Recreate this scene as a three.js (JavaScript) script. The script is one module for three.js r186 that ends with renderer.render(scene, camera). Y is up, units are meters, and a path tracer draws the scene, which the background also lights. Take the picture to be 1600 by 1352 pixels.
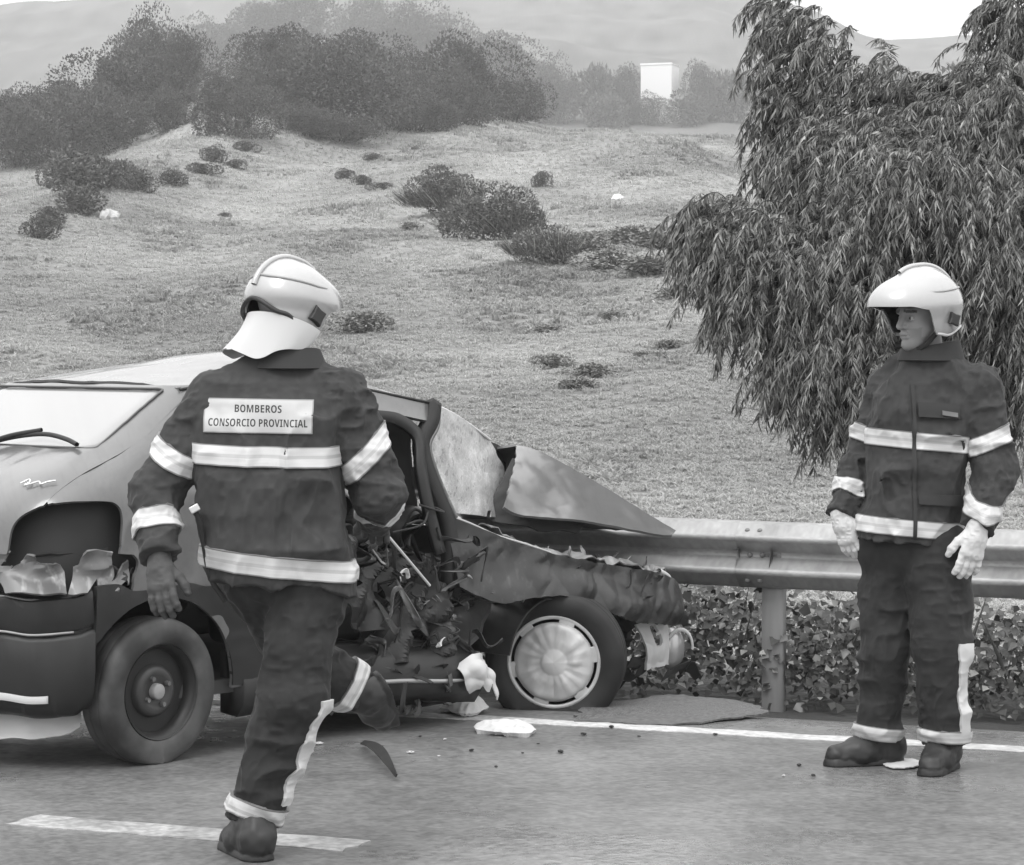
import * as THREE from 'three';
import { mergeGeometries, mergeVertices, toCreasedNormals } from 'three/addons/utils/BufferGeometryUtils.js';
import { RoundedBoxGeometry } from 'three/addons/geometries/RoundedBoxGeometry.js';

// ------------------------------------------------------------------ camera, sky, sun, exposure
const scene = new THREE.Scene();
const W = 1024, H = 865;
const FOCAL = 4200, EYE = 1.55, TILT = Math.atan(135 / FOCAL);        // long lens, eye height of a standing photographer
const camera = new THREE.PerspectiveCamera(2 * Math.atan(676 / FOCAL) * 180 / Math.PI, W / H, 0.1, 6000);
camera.position.set(0, EYE, 0);
camera.rotation.x = -TILT;
camera.updateMatrixWorld();
const renderer = new THREE.WebGLRenderer({ antialias: true });
renderer.setSize(W, H);
renderer.toneMapping = THREE.LinearToneMapping;
renderer.toneMappingExposure = 1.48;
renderer.shadowMap.enabled = true;

// overcast sky: an even grey-white cloud cover, brighter overhead than at the horizon, with soft cloud texture
{
  const w = 256, h = 128, d = new Float32Array(w * h * 4);
  for (let j = 0; j < h; j++) for (let i = 0; i < w; i++) {
    const el = (j + 0.5) / h * Math.PI - Math.PI / 2;                 // row 0 is the nadir
    const s = Math.max(0, Math.sin(el)), az = i / w * Math.PI * 2;
    const cl = 0.05 * Math.sin(az * 3 + 4 * el) * Math.sin(el * 5 + 1) + 0.03 * Math.sin(az * 7 - el * 9);
    const v = (0.92 * (1 + 1.15 * s) / 1.15) * (1 + cl * Math.min(1, s * 3 + 0.2)), k = (j * w + i) * 4;
    d[k] = v; d[k + 1] = v; d[k + 2] = v; d[k + 3] = 1;
  }
  const t = new THREE.DataTexture(d, w, h, THREE.RGBAFormat, THREE.FloatType);
  t.mapping = THREE.EquirectangularReflectionMapping; t.magFilter = THREE.LinearFilter; t.minFilter = THREE.LinearFilter;
  t.wrapS = THREE.RepeatWrapping; t.needsUpdate = true;
  scene.background = t; scene.environment = t;
}
const sun = new THREE.DirectionalLight(0xffffff, 0.9);                // the sun behind the cloud: high, a little to the left and behind the photographer
sun.position.set(-9, 30, 6); sun.target.position.set(0, 0, -11);
sun.castShadow = true; sun.shadow.radius = 40; sun.shadow.mapSize.set(2048, 2048);
Object.assign(sun.shadow.camera, { left: -30, right: 30, top: 30, bottom: -30, near: 1, far: 120 });
scene.add(sun, sun.target);

// ------------------------------------------------------------------ helpers
function rng(seed) { let a = seed >>> 0; return () => { a = a + 0x6D2B79F5 | 0; let t = Math.imul(a ^ a >>> 15, 1 | a); t = t + Math.imul(t ^ t >>> 7, 61 | t) ^ t; return ((t ^ t >>> 14) >>> 0) / 4294967296; }; }
const V = (x, y, z) => new THREE.Vector3(x, y, z);
const clamp = (x, a, b) => x < a ? a : x > b ? b : x, lerp = (a, b, t) => a + (b - a) * t;
const sst = (a, b, x) => { const t = clamp((x - a) / (b - a), 0, 1); return t * t * (3 - 2 * t); };
function hash3(x, y, z) { let h = Math.imul(x, 374761393) + Math.imul(y, 668265263) + Math.imul(z, 2147483647 ^ 0x5bd1e995) | 0; h = Math.imul(h ^ h >>> 13, 1274126177); return ((h ^ h >>> 16) >>> 0) / 4294967296; }
function noise(x, y, z) {                                             // value noise, -1..1
  const xi = Math.floor(x), yi = Math.floor(y), zi = Math.floor(z), f = t => t * t * t * (t * (t * 6 - 15) + 10);
  const u = f(x - xi), v = f(y - yi), w = f(z - zi);
  const a = lerp(lerp(hash3(xi, yi, zi), hash3(xi + 1, yi, zi), u), lerp(hash3(xi, yi + 1, zi), hash3(xi + 1, yi + 1, zi), u), v);
  const b = lerp(lerp(hash3(xi, yi, zi + 1), hash3(xi + 1, yi, zi + 1), u), lerp(hash3(xi, yi + 1, zi + 1), hash3(xi + 1, yi + 1, zi + 1), u), v);
  return lerp(a, b, w) * 2 - 1;
}
const fbm = (x, y, z, o = 4) => { let s = 0, a = 0.5; for (let i = 0; i < o; i++) { s += a * noise(x, y, z); x = x * 2.03 + 7.1; y = y * 2.03 + 3.7; z = z * 2.03 + 1.3; a *= 0.5; } return s; };
// a point at a measured distance from the photographer
function at(px, py, depth) { const x = (px - 800) / FOCAL, y = (676 - py) / FOCAL, c = Math.cos(TILT), s = Math.sin(TILT), zz = c + y * s; return V(x * depth / zz, EYE + (y * c - s) * depth / zz, -depth); }
function onGround(px, py, y0 = 0) { const p = at(px, py, 1), t = (y0 - EYE) / (p.y - EYE); return V(p.x * t, y0, -t); }

const taken = {};
function numbered(n) { if (!(n in taken)) { taken[n] = 0; return n; } return n + '_' + String(++taken[n]).padStart(3, '0'); }
function shadows(o) { o.castShadow = true; o.receiveShadow = true; return o; }
function mesh(name, geo, mat, parent) { const m = shadows(new THREE.Mesh(geo, mat)); m.name = name; if (parent) parent.add(m); return m; }
function thing(name, label, category, group, pos) { const g = new THREE.Group(); g.name = numbered(name); g.userData = { label, category }; if (group) g.userData.group = group; if (pos) g.position.copy(pos); scene.add(g); return g; }
function single(name, geo, mat, label, category, group) { const m = mesh(numbered(name), geo, mat); m.userData = { label, category }; if (group) m.userData.group = group; scene.add(m); return m; }
function structure(name, geo, mat) { const m = mesh(numbered(name), geo, mat); m.userData.kind = 'structure'; scene.add(m); return m; }
// put a thing's origin at its base without moving its parts
function rebase(g, p) { g.position.copy(p); for (const c of g.children) c.position.sub(p); return g; }

const grey = (v, o = {}) => { const m = new THREE.MeshStandardMaterial({ roughness: 0.8, side: THREE.DoubleSide, ...o }); m.color.setRGB(v, v, v); return m; };
const phys = (v, o = {}) => { const m = new THREE.MeshPhysicalMaterial({ roughness: 0.5, side: THREE.DoubleSide, ...o }); m.color.setRGB(v, v, v); return m; };
function geom(pos, idx, uv, col) {
  const g = new THREE.BufferGeometry(); g.setAttribute('position', new THREE.Float32BufferAttribute(pos, 3));
  if (uv) g.setAttribute('uv', new THREE.Float32BufferAttribute(uv, 2));
  if (col) g.setAttribute('color', new THREE.Float32BufferAttribute(col, 3));
  if (idx) g.setIndex(idx); g.computeVertexNormals(); return g;
}
// tiling noise texture; fn(u,v) in 0..1 -> 0..1 sRGB grey. tile: blends the borders so that repeats do not show a seam
function noiseTex(n, fn, rep, srgb = true) {
  const d = new Uint8Array(n * n * 4);
  for (let j = 0; j < n; j++) for (let i = 0; i < n; i++) { const v = clamp(Math.round(fn(i / n, j / n) * 255), 0, 255), k = (j * n + i) * 4; d[k] = d[k + 1] = d[k + 2] = v; d[k + 3] = 255; }
  const t = new THREE.DataTexture(d, n, n); t.wrapS = t.wrapT = THREE.RepeatWrapping; t.magFilter = THREE.LinearFilter; t.minFilter = THREE.LinearMipmapLinearFilter; t.generateMipmaps = true;
  if (srgb) t.colorSpace = THREE.SRGBColorSpace; if (rep) t.repeat.set(rep, rep); t.needsUpdate = true; return t;
}
function tnoise(u, v, f, seed, o = 4) {                               // fbm that tiles over u,v in 0..1
  let s = 0, a = 0.5;
  for (let k = 0; k < o; k++) {
    const x = u * f, y = v * f, xi = Math.floor(x), yi = Math.floor(y), fx = x - xi, fy = y - yi, w = t => t * t * (3 - 2 * t), m = q => ((q % f) + f) % f;
    s += a * (lerp(lerp(hash3(m(xi), m(yi), seed + k), hash3(m(xi + 1), m(yi), seed + k), w(fx)), lerp(hash3(m(xi), m(yi + 1), seed + k), hash3(m(xi + 1), m(yi + 1), seed + k), w(fx)), w(fy)) * 2 - 1);
    f *= 2; a *= 0.5;
  }
  return s;
}
function tube(pts, r, seg = 24, rad = 6, closed = false) { return new THREE.TubeGeometry(new THREE.CatmullRomCurve3(pts, closed), seg, r, rad, closed); }
function boxAt(w, h, d, x, y, z, rx = 0, ry = 0, rz = 0, bev = 0) {
  const g = bev ? new RoundedBoxGeometry(w, h, d, 2, bev) : new THREE.BoxGeometry(w, h, d);
  g.applyMatrix4(new THREE.Matrix4().compose(V(x, y, z), new THREE.Quaternion().setFromEuler(new THREE.Euler(rx, ry, rz)), V(1, 1, 1))); return g;
}
function catmull(p, t) {                                              // p: array of numbers, t 0..1
  const n = p.length - 1, f = clamp(t, 0, 1) * n, i = Math.min(n - 1, Math.floor(f)), u = f - i;
  const a = p[Math.max(0, i - 1)], b = p[i], c = p[i + 1], d = p[Math.min(n, i + 2)];
  return 0.5 * (2 * b + (c - a) * u + (2 * a - 5 * b + 4 * c - d) * u * u + (3 * b - a - 3 * c + d) * u * u * u);
}
function linmap(tab, x) { for (let i = 1; i < tab.length; i++) if (x <= tab[i][0] || i === tab.length - 1) { const t = clamp((x - tab[i - 1][0]) / (tab[i][0] - tab[i - 1][0]), 0, 1); return lerp(tab[i - 1][1], tab[i][1], t * t * (3 - 2 * t)); } }
function curve(tab, x) {                                              // smooth curve through the table's points, without steps
  const n = tab.length; if (x <= tab[0][0]) return tab[0][1]; if (x >= tab[n - 1][0]) return tab[n - 1][1];
  let i = 1; while (x > tab[i][0]) i++;
  const sl = k => k <= 0 ? (tab[1][1] - tab[0][1]) / (tab[1][0] - tab[0][0]) : k >= n - 1 ? (tab[n - 1][1] - tab[n - 2][1]) / (tab[n - 1][0] - tab[n - 2][0]) : (tab[k + 1][1] - tab[k - 1][1]) / (tab[k + 1][0] - tab[k - 1][0]);
  const h = tab[i][0] - tab[i - 1][0], t = (x - tab[i - 1][0]) / h, t2 = t * t, t3 = t2 * t;
  return (2 * t3 - 3 * t2 + 1) * tab[i - 1][1] + (t3 - 2 * t2 + t) * h * sl(i - 1) + (3 * t2 - 2 * t3) * tab[i][1] + (t3 - t2) * h * sl(i);
}
// surface from a control grid of points (rows x cols), smooth through every point
function patchMap(ctrl) {
  return (u, v) => {
    const rows = ctrl.map(r => V(catmull(r.map(p => p[0]), u), catmull(r.map(p => p[1]), u), catmull(r.map(p => p[2]), u)));
    return V(catmull(rows.map(p => p.x), v), catmull(rows.map(p => p.y), v), catmull(rows.map(p => p.z), v));
  };
}
// sheet of nu x nv cells over map(u,v), kept where keep(u,v,p) > 0 (cut cleanly along the zero line), given thickness
function sheet(map, nu, nv, { keep, thick = 0, dent } = {}) {
  const P = [], K = [], UV = [];
  for (let j = 0; j <= nv; j++) for (let i = 0; i <= nu; i++) { const u = i / nu, v = j / nv, p = map(u, v); P.push(p); UV.push([u, v]); K.push(keep ? keep(u, v, p) : 1); }
  const pos = [], uv = [], idx = [], own = new Map();
  const vert = k => { const key = 'v' + k; if (!own.has(key)) { own.set(key, pos.length / 3); pos.push(P[k].x, P[k].y, P[k].z); uv.push(...UV[k]); } return own.get(key); };
  const cut = (a, b) => { const key = a < b ? a + '_' + b : b + '_' + a; if (!own.has(key)) { const t = K[a] / (K[a] - K[b]), p = P[a].clone().lerp(P[b], t); own.set(key, pos.length / 3); pos.push(p.x, p.y, p.z); uv.push(lerp(UV[a][0], UV[b][0], t), lerp(UV[a][1], UV[b][1], t)); } return own.get(key); };
  const tri = (a, b, c) => {
    const q = [a, b, c], poly = [];
    for (let i = 0; i < 3; i++) { const s = q[i], e = q[(i + 1) % 3]; if (K[s] > 0) poly.push(vert(s)); if (K[s] > 0 !== K[e] > 0) poly.push(cut(s, e)); }
    for (let i = 2; i < poly.length; i++) idx.push(poly[0], poly[i - 1], poly[i]);
  };
  for (let j = 0; j < nv; j++) for (let i = 0; i < nu; i++) { const a = j * (nu + 1) + i, b = a + 1, c = a + nu + 2, d = a + nu + 1; tri(a, b, c); tri(a, c, d); }
  let g = geom(pos, idx, uv);
  if (dent) { const p = g.attributes.position, n = g.attributes.normal; for (let i = 0; i < p.count; i++) { const a = V(p.getX(i), p.getY(i), p.getZ(i)), d = dent(a, uv[2 * i], uv[2 * i + 1]); p.setXYZ(i, a.x + n.getX(i) * d, a.y + n.getY(i) * d, a.z + n.getZ(i) * d); } g.computeVertexNormals(); }
  return thick ? solidify(g, thick) : g;
}
function solidify(g, t) {                                             // a second skin t behind the first, joined round the rim
  const p = g.attributes.position, n = g.attributes.normal, N = p.count, pos = [...p.array], uv = [...g.attributes.uv.array, ...g.attributes.uv.array], idx = [...g.index.array], src = g.index.array;
  for (let i = 0; i < N; i++) pos.push(p.getX(i) - n.getX(i) * t, p.getY(i) - n.getY(i) * t, p.getZ(i) - n.getZ(i) * t);
  const edge = new Map();
  for (let i = 0; i < src.length; i += 3) for (let k = 0; k < 3; k++) { const a = src[i + k], b = src[i + (k + 1) % 3], r = b + '_' + a; if (edge.has(r)) edge.delete(r); else edge.set(a + '_' + b, [a, b]); }
  for (let i = 0; i < src.length; i += 3) idx.push(src[i] + N, src[i + 2] + N, src[i + 1] + N);
  let M = 2 * N;
  for (const [a, b] of edge.values()) {                               // rim with vertices of its own so that it shades crisply
    for (const q of [a, b, a + N, b + N]) { pos.push(pos[3 * q], pos[3 * q + 1], pos[3 * q + 2]); uv.push(uv[2 * q], uv[2 * q + 1]); }
    idx.push(M, M + 2, M + 1, M + 1, M + 2, M + 3); M += 4;
  }
  return geom(pos, idx, uv);
}
function extrudeAlong(profile, pts, frame, closed = true) {           // profile [[x,y]..] swept through pts; frame(i) -> [ax, ay]
  const pos = [], uv = [], idx = [], n = profile.length;
  pts.forEach((p, i) => { const [ax, ay] = frame(i); profile.forEach((q, k) => { pos.push(p.x + ax.x * q[0] + ay.x * q[1], p.y + ax.y * q[0] + ay.y * q[1], p.z + ax.z * q[0] + ay.z * q[1]); uv.push(k / n, i * 0.1); }); });
  for (let i = 0; i < pts.length - 1; i++) for (let k = 0; k < (closed ? n : n - 1); k++) { const a = i * n + k, b = i * n + (k + 1) % n, c = a + n, d = b + n; idx.push(a, b, d, a, d, c); }
  if (closed) for (const [s, f] of [[0, 1], [(pts.length - 1) * n, 0]]) for (let k = 1; k < n - 1; k++) f ? idx.push(s, s + k + 1, s + k) : idx.push(s, s + k, s + k + 1);
  return geom(pos, idx, uv);
}
function fixOut(g, c) {                                               // make a closed or curved strip face away from c
  const p = g.attributes.position, n = g.attributes.normal; let s = 0; for (let i = 0; i < p.count; i++) s += (p.getX(i) - c.x) * n.getX(i) + (p.getY(i) - c.y) * n.getY(i) + (p.getZ(i) - c.z) * n.getZ(i);
  if (s < 0) { const ix = g.index.array; for (let i = 0; i < ix.length; i += 3) { const t = ix[i]; ix[i] = ix[i + 1]; ix[i + 1] = t; } g.computeVertexNormals(); } return g;
}
// ------------------------------------------------------------------ the lie of the land
// road axes: a runs along the road (to the right and a little nearer), b across it (away from the camera)
const RA = 22.5 * Math.PI / 180, ux = Math.cos(RA), uz = Math.sin(RA);
const road = (a, b, y = 0) => V(a * ux + b * uz, y, a * uz - b * ux);
const roadB = (x, z) => x * uz - z * ux, roadA = (x, z) => x * ux + z * uz;
const crest = [[-90, 0.75], [-45, 0.78], [-28.6, 0.84], [-19, 1.06], [-10.7, 0.95], [0, 1.0], [7, 1.05], [14, 0.97], [40, 1.02], [90, 0.9]];
const ridge = [[-120, 15], [-60, 17], [-43.8, 18], [-31, 23.5], [-16.4, 26], [-5.5, 22.3], [5.5, 20.0], [16.4, 19.6], [43.8, 20.5], [120, 16]];
const mount = [[-420, 128], [-230, 122], [-171, 117.5], [-130, 119], [-98, 121], [-60, 126], [0, 130], [60, 125], [94, 116.5], [126, 105], [160, 107], [230, 118], [420, 124]];
function land(x, z) {                                                 // height of the ground at x,z
  const Z = -z, b = roadB(x, z);
  if (b < 10.4) return -0.06;
  let y = -0.06 - 0.09 * sst(10.5, 11.6, b) - 0.30 * sst(13, 17, b);
  const t1 = clamp((Z - 21) / 129, 0, 1), h1 = 12.7 * linmap(crest, x) * Math.pow(t1, 1.45);
  let h = h1;
  if (Z > 150) { const r2 = linmap(ridge, x); h = lerp(h1, r2, sst(150, 232, Z)); }
  if (Z > 236) { const m = linmap(mount, x * 900 / Math.max(Z, 500)) + 3 * noise(x / 30, Z / 60, 4); h = Z < 330 ? lerp(linmap(ridge, x), 12, sst(236, 330, Z)) : lerp(12, m, Math.pow(clamp((Z - 330) / 570, 0, 1), 1.15)); if (Z > 900) h = m - (Z - 900) * 0.12; }
  y += h;
  const k = clamp((Z - 16) / 40, 0, 1);
  y += k * (0.35 * fbm(x / 7, Z / 9, 1) + 0.12 * fbm(x / 1.7, Z / 2.1, 5)) + (Z > 45 ? 0.9 * sst(45, 110, Z) * fbm(x / 19, Z / 30, 9) : 0) + (Z > 330 ? 6 * sst(330, 600, Z) * fbm(x / 70, Z / 90, 3) : 0);
  return y;
}
function landAt(px, py) {                                             // where the line of sight through a spot on the hill meets the ground
  let q = null;
  for (let D = 20; D < 950; D *= 1.004) { const p = at(px, py, D), h = land(p.x, p.z); if (p.y < h) { p.y = h; return p; } q = p; }
  q.y = land(q.x, q.z); return q;
}
{
  const rows = [-70, -35, -10, 0, 4, 8];
  for (let z = 9.5; z < 30; z += 0.5) rows.push(z);
  for (let z = 30; z < 1150; z *= 1.018) rows.push(z);
  const NC = 340, pos = [], uv = [], idx = [], col = [];
  rows.forEach(Z => { for (let i = 0; i <= NC; i++) {
    const t = i / NC * 2 - 1, x = (t * 0.55 + 0.45 * t * t * t) * (60 + 0.4 * Math.max(0, Z)), y = land(x, -Z);
    pos.push(x, y, -Z); uv.push(x / 3.3, Z / 3.3 + 0.13 * x);
    // dry pale grass, greener patches and bare soil, as patches with outlines of their own
    const p1 = fbm(x / 6 + 3, Z / 11, 2, 5), p2 = fbm(x / 1.3, Z / 2.4, 8, 4), scrub = sst(0.08, 0.3, fbm(x / 24, Z / 40, 6, 4)) * (Z > 330 ? 1 : 0.25);
    let v = 0.26 + 0.15 * p1 + 0.06 * p2 + 0.10 * fbm(x / 22, Z / 45, 31, 3); v = lerp(v, 0.10, 0.75 * scrub); if (Z > 236) v = lerp(v, 0.17 + 0.10 * p1, sst(236, 330, Z));
    const b = roadB(x, -Z); if (b < 14.2) v = lerp(0.06, v, sst(13.0, 14.2, b));
    v = clamp(v, 0.04, 0.5); col.push(v, v, v * 0.985);
  } });
  for (let j = 0; j < rows.length - 1; j++) for (let i = 0; i < NC; i++) { const a = j * (NC + 1) + i, b = a + 1, c = a + NC + 1, d = c + 1; idx.push(a, b, d, a, d, c); }
  const bump = noiseTex(1024, (u, v) => 0.5 + 0.45 * tnoise(u, v, 20, 11, 5), 1, false), sward = noiseTex(1024, (u, v) => 0.90 + 0.13 * tnoise(u, v, 14, 13, 6));
  const m = new THREE.MeshStandardMaterial({ vertexColors: true, roughness: 1, map: sward, bumpMap: bump, bumpScale: 0.075 });
  structure('hillside', geom(pos, idx, uv, col), m);
}
scene.fog = new THREE.FogExp2(0xf4f4f4, 0.00068);

// ------------------------------------------------------------------ road
const asphaltTone = (u, v, s) => 0.425 + 0.09 * tnoise(u, v, 160, s, 2) + 0.04 * tnoise(u, v, 24, s + 9, 3) + 0.10 * tnoise(u, v, 5, s + 20, 4);
{
  const map = noiseTex(1024, (u, v) => asphaltTone(u, v, 3)), bump = noiseTex(512, (u, v) => 0.5 + 0.5 * tnoise(u, v, 130, 40, 2), 1, false);
  const rough = noiseTex(512, (u, v) => clamp(0.32 + 0.30 * tnoise(u, v, 4, 60, 4) + 0.12 * tnoise(u, v, 90, 61, 2), 0.2, 0.9), 1, false);
  const m = new THREE.MeshStandardMaterial({ map, bumpMap: bump, bumpScale: 0.0022, roughnessMap: rough, roughness: 1 });
  const sh = [], uv = [], idx = [], na = 120, nb = 60;
  for (let j = 0; j <= nb; j++) for (let i = 0; i <= na; i++) {
    const a = lerp(-60, 60, i / na), b = lerp(-14, 11.62, j / nb) + (j === nb ? 0.09 * noise(a * 1.7, 3, 1) + 0.05 * noise(a * 6, 1, 4) : 0);
    const p = road(a, b, -0.10 * sst(10.55, 11.6, b)); sh.push(p.x, p.y - (j === nb ? 0.05 : 0), p.z); uv.push(a / 3.1, b / 3.1);
  }
  for (let j = 0; j < nb; j++) for (let i = 0; i < na; i++) { const a = j * (na + 1) + i, b = a + 1, c = a + na + 1, d = c + 1; idx.push(a, b, d, a, d, c); }
  structure('road', geom(sh, idx, uv), m);
}
// painted lines: worn, with ragged edges
{
  const m = new THREE.MeshStandardMaterial({ map: noiseTex(512, (u, v) => 0.72 + 0.14 * tnoise(u, v, 60, 5, 3) + 0.10 * tnoise(u, v, 9, 8, 3)), roughness: 0.6 });
  const worn = noiseTex(512, (u, v) => 0.60 + 0.16 * tnoise(u, v, 60, 15, 3) + 0.14 * tnoise(u, v, 9, 18, 3));
  const m2 = new THREE.MeshStandardMaterial({ map: worn, roughness: 0.6 });
  function line(name, a0, a1, b, w, step, mm, wob) {
    const pos = [], uv = [], idx = [], n = Math.ceil((a1 - a0) / step), K = 4;
    for (let i = 0; i <= n; i++) for (let k = 0; k <= K; k++) {
      const a = a0 + (a1 - a0) * i / n, e = k / K - 0.5, ra = (i === 0 || i === n) ? 0.012 * noise(k * 1.7, i, 2) : 0;
      const bb = b + e * w + (Math.abs(e) > 0.4 ? wob * noise(a * 22, e * 9, 3) + wob * noise(a * 5, e * 9, 7) : 0);
      const p = road(a + ra, bb, 0.003); pos.push(p.x, p.y, p.z); uv.push(a / 1.3, bb / 1.3);
    }
    for (let i = 0; i < n; i++) for (let k = 0; k < K; k++) { const q = i * (K + 1) + k; idx.push(q, q + K + 1, q + K + 2, q, q + K + 2, q + 1); }
    structure(name, solidify(fixOut(geom(pos, idx, uv), V(0, -500, 0)), 0.006), mm);
  }
  line('edge_line', -50, 50, 10.25, 0.14, 0.03, m, 0.012);
  for (const k of [-3, -2, -1, 0, 1, 2, 3]) line('lane_dash', -4.83 + k * 3.0, -3.62 + k * 3.0, 7.47, 0.19, 0.03, m2, 0.007);
}

// ------------------------------------------------------------------ guardrail
{
  const steel = phys(0.50, { metalness: 0.25, roughness: 0.45, map: noiseTex(512, (u, v) => 0.80 + 0.12 * tnoise(u, v, 8, 31, 5) + 0.08 * tnoise(u, v, 64, 33, 2)) });
  const postSteel = grey(0.30, { roughness: 0.6, map: noiseTex(256, (u, v) => 0.78 + 0.25 * tnoise(u, v, 8, 37, 4)) });
  const RB = 11.95, g = thing('guardrail', 'long grey steel crash barrier running beside the road behind the wreck', 'guardrail');
  // W profile: out towards the road (negative b), up
  const prof = [[0, 0.31], [-0.012, 0.303], [-0.020, 0.295], [-0.074, 0.250], [-0.083, 0.240], [-0.083, 0.226], [-0.074, 0.214], [-0.012, 0.172], [-0.004, 0.163], [-0.004, 0.147], [-0.012, 0.138], [-0.074, 0.096], [-0.083, 0.084], [-0.083, 0.070], [-0.074, 0.060], [-0.020, 0.015], [-0.012, 0.007], [0, 0]];
  const ring = [...prof, ...[...prof].reverse().map(([x, y]) => [x + 0.0035, y])];
  const a0 = roadA(...(p => [p.x, p.z])(onGround(1205, 1103, -0.12))), Y0 = 0.426;
  const px = [];
  for (let k = -4; k <= 3; k++) {
    const s = a0 - 0.15 + k * 4, pts = [], dents = k === -1 ? 0.05 : 0;
    for (let i = 0; i <= 32; i++) { const a = s + 4.16 * i / 32 , q = road(a, RB + (k % 2 ? 0.004 : 0) + dents * Math.sin(i / 32 * 9) * Math.sin(i / 32 * 3.1416), Y0 + 0.008 * Math.sin(a * 0.9) + (k % 2 ? 0.001 : 0)); pts.push(q); }
    const bdir = V(uz, 0, -ux), up = V(0, 1, 0);
    const m = mesh('beam', extrudeAlong(ring, pts, () => [bdir, up]), steel, g);
    for (const [da, dy] of [[0.05, 0.155], [0.11, 0.155], [0.05, 0.27], [0.05, 0.04], [0.11, 0.27], [0.11, 0.04]]) {
      const q = road(s + da, RB - (dy === 0.155 ? 0.012 : 0.05), Y0 + dy), b = mesh('bolt', new THREE.SphereGeometry(0.013, 8, 6), postSteel, m); b.scale.set(1, 1, 0.7); b.position.copy(q);
    }
    for (const h of [0, 1]) {
      const pa = a0 + k * 4 + h * 2, cpf = [[-0.05, -0.03], [0.05, -0.03], [0.05, 0.03], [0.044, 0.03], [0.044, -0.024], [-0.044, -0.024], [-0.044, 0.03], [-0.05, 0.03]];
      const adir = V(ux, 0, uz), n = [road(pa, RB + 0.045, -0.4), road(pa, RB + 0.045, 0.3), road(pa + 0.004, RB + 0.045, 0.715)];
      mesh('post', extrudeAlong(cpf, n, () => [adir, bdir]), postSteel, g);
      mesh('spacer_block', boxAt(0.10, 0.09, 0.05, ...road(pa, RB + 0.018, Y0 + 0.155).toArray(), 0, -RA, 0), postSteel, g);
    }
  }
  rebase(g, road(a0, RB, 0));
}

// ------------------------------------------------------------------ plants
// leaf shapes as lists of points (folded along the midrib)
function leafInto(B, p, dir, nor, L, Wd, shape, c) {
  const side = dir.clone().cross(nor).normalize(), base = B.pos.length / 3;
  const out = shape === 'ivy' ? [[0, 0, 0], [0.30, 0.5, 0.10], [0.62, 0.26, 0.06], [1, 0, 0], [0.62, -0.26, 0.06], [0.30, -0.5, 0.10]] : [[0, 0, 0], [0.35, 0.5, 0.04], [1, 0, -0.10], [0.35, -0.5, 0.04]];
  for (const [t, s, f] of out) { B.pos.push(p.x + dir.x * t * L + side.x * s * Wd + nor.x * f * L, p.y + dir.y * t * L + side.y * s * Wd + nor.y * f * L, p.z + dir.z * t * L + side.z * s * Wd + nor.z * f * L); B.col.push(c, c, c * 0.97); }
  const tri = shape === 'ivy' ? [0, 1, 3, 1, 2, 3, 0, 3, 5, 3, 4, 5] : [0, 1, 2, 0, 2, 3];
  for (const k of tri) B.idx.push(base + k);
}
const buf = () => ({ pos: [], idx: [], col: [] }), bufGeo = B => geom(B.pos, B.idx, null, B.col);
const leafMat = (o = {}) => new THREE.MeshPhysicalMaterial({ vertexColors: true, roughness: 0.6, side: THREE.DoubleSide, ...o });

// ivy and bramble filling the bank under the barrier: more leaves than anyone could count
{
  const R = rng(5), B = buf();
  for (let i = 0; i < 52000; i++) {
    const a = lerp(-14, 11, R()), d = R(), b = 11.98 + 1.15 * d * d, top = (0.50 + 0.16 * noise(a * 1.3, 2, 3) + 0.10 * noise(a * 4, 7, 1)) * sst(11.9, 12.3, b + 0.2) * (b > 12.7 ? 1.1 - 0.5 * (b - 12.7) : 1);
    const p = road(a, b + 0.06 * (R() - 0.5), -0.12 + top * Math.pow(R(), 0.75));
    const dir = V(R() - 0.5, R() * 0.7 - 0.55, R() - 0.35).normalize(), n = V(0.7 * (R() - 0.5), 0.5 + 0.5 * R(), 0.3 + 0.9 * R()).normalize();
    const L = 0.032 + 0.042 * R() * R(), r = R(), c = r > 0.94 ? 0.20 + 0.10 * R() : 0.025 + 0.065 * R();
    leafInto(B, p, dir, n.addScaledVector(dir, -n.dot(dir)).normalize(), L, L * 0.9, 'ivy', c);
  }
  const m = mesh('ivy_ground_cover', bufGeo(B), leafMat({ roughness: 0.38 })); m.userData = { label: 'dark glossy ivy and weeds filling the bank below the steel barrier', category: 'ground cover', kind: 'stuff' }; scene.add(m);
  const S = buf();
  for (let i = 0; i < 900; i++) {                                     // bare stems and dry stalks among the leaves
    const a = lerp(-12, 10, R()), b = 12.0 + 0.5 * R(), p = road(a, b, -0.1 + 0.2 * R()), d = V(R() - 0.5, 0.4 + R(), 0.4 * (R() - 0.4)).normalize();
    leafInto(S, p, d, V(R() - 0.5, 0.2, 1).normalize(), 0.18 + 0.28 * R(), 0.008, 'lance', R() > 0.7 ? 0.3 : 0.12);
  }
  const s = mesh('dry_stalks', bufGeo(S), leafMat({ roughness: 0.8 })); s.userData = { label: 'thin dry stalks standing among the ivy below the steel barrier', category: 'ground cover', kind: 'stuff' }; scene.add(s);
}
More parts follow.
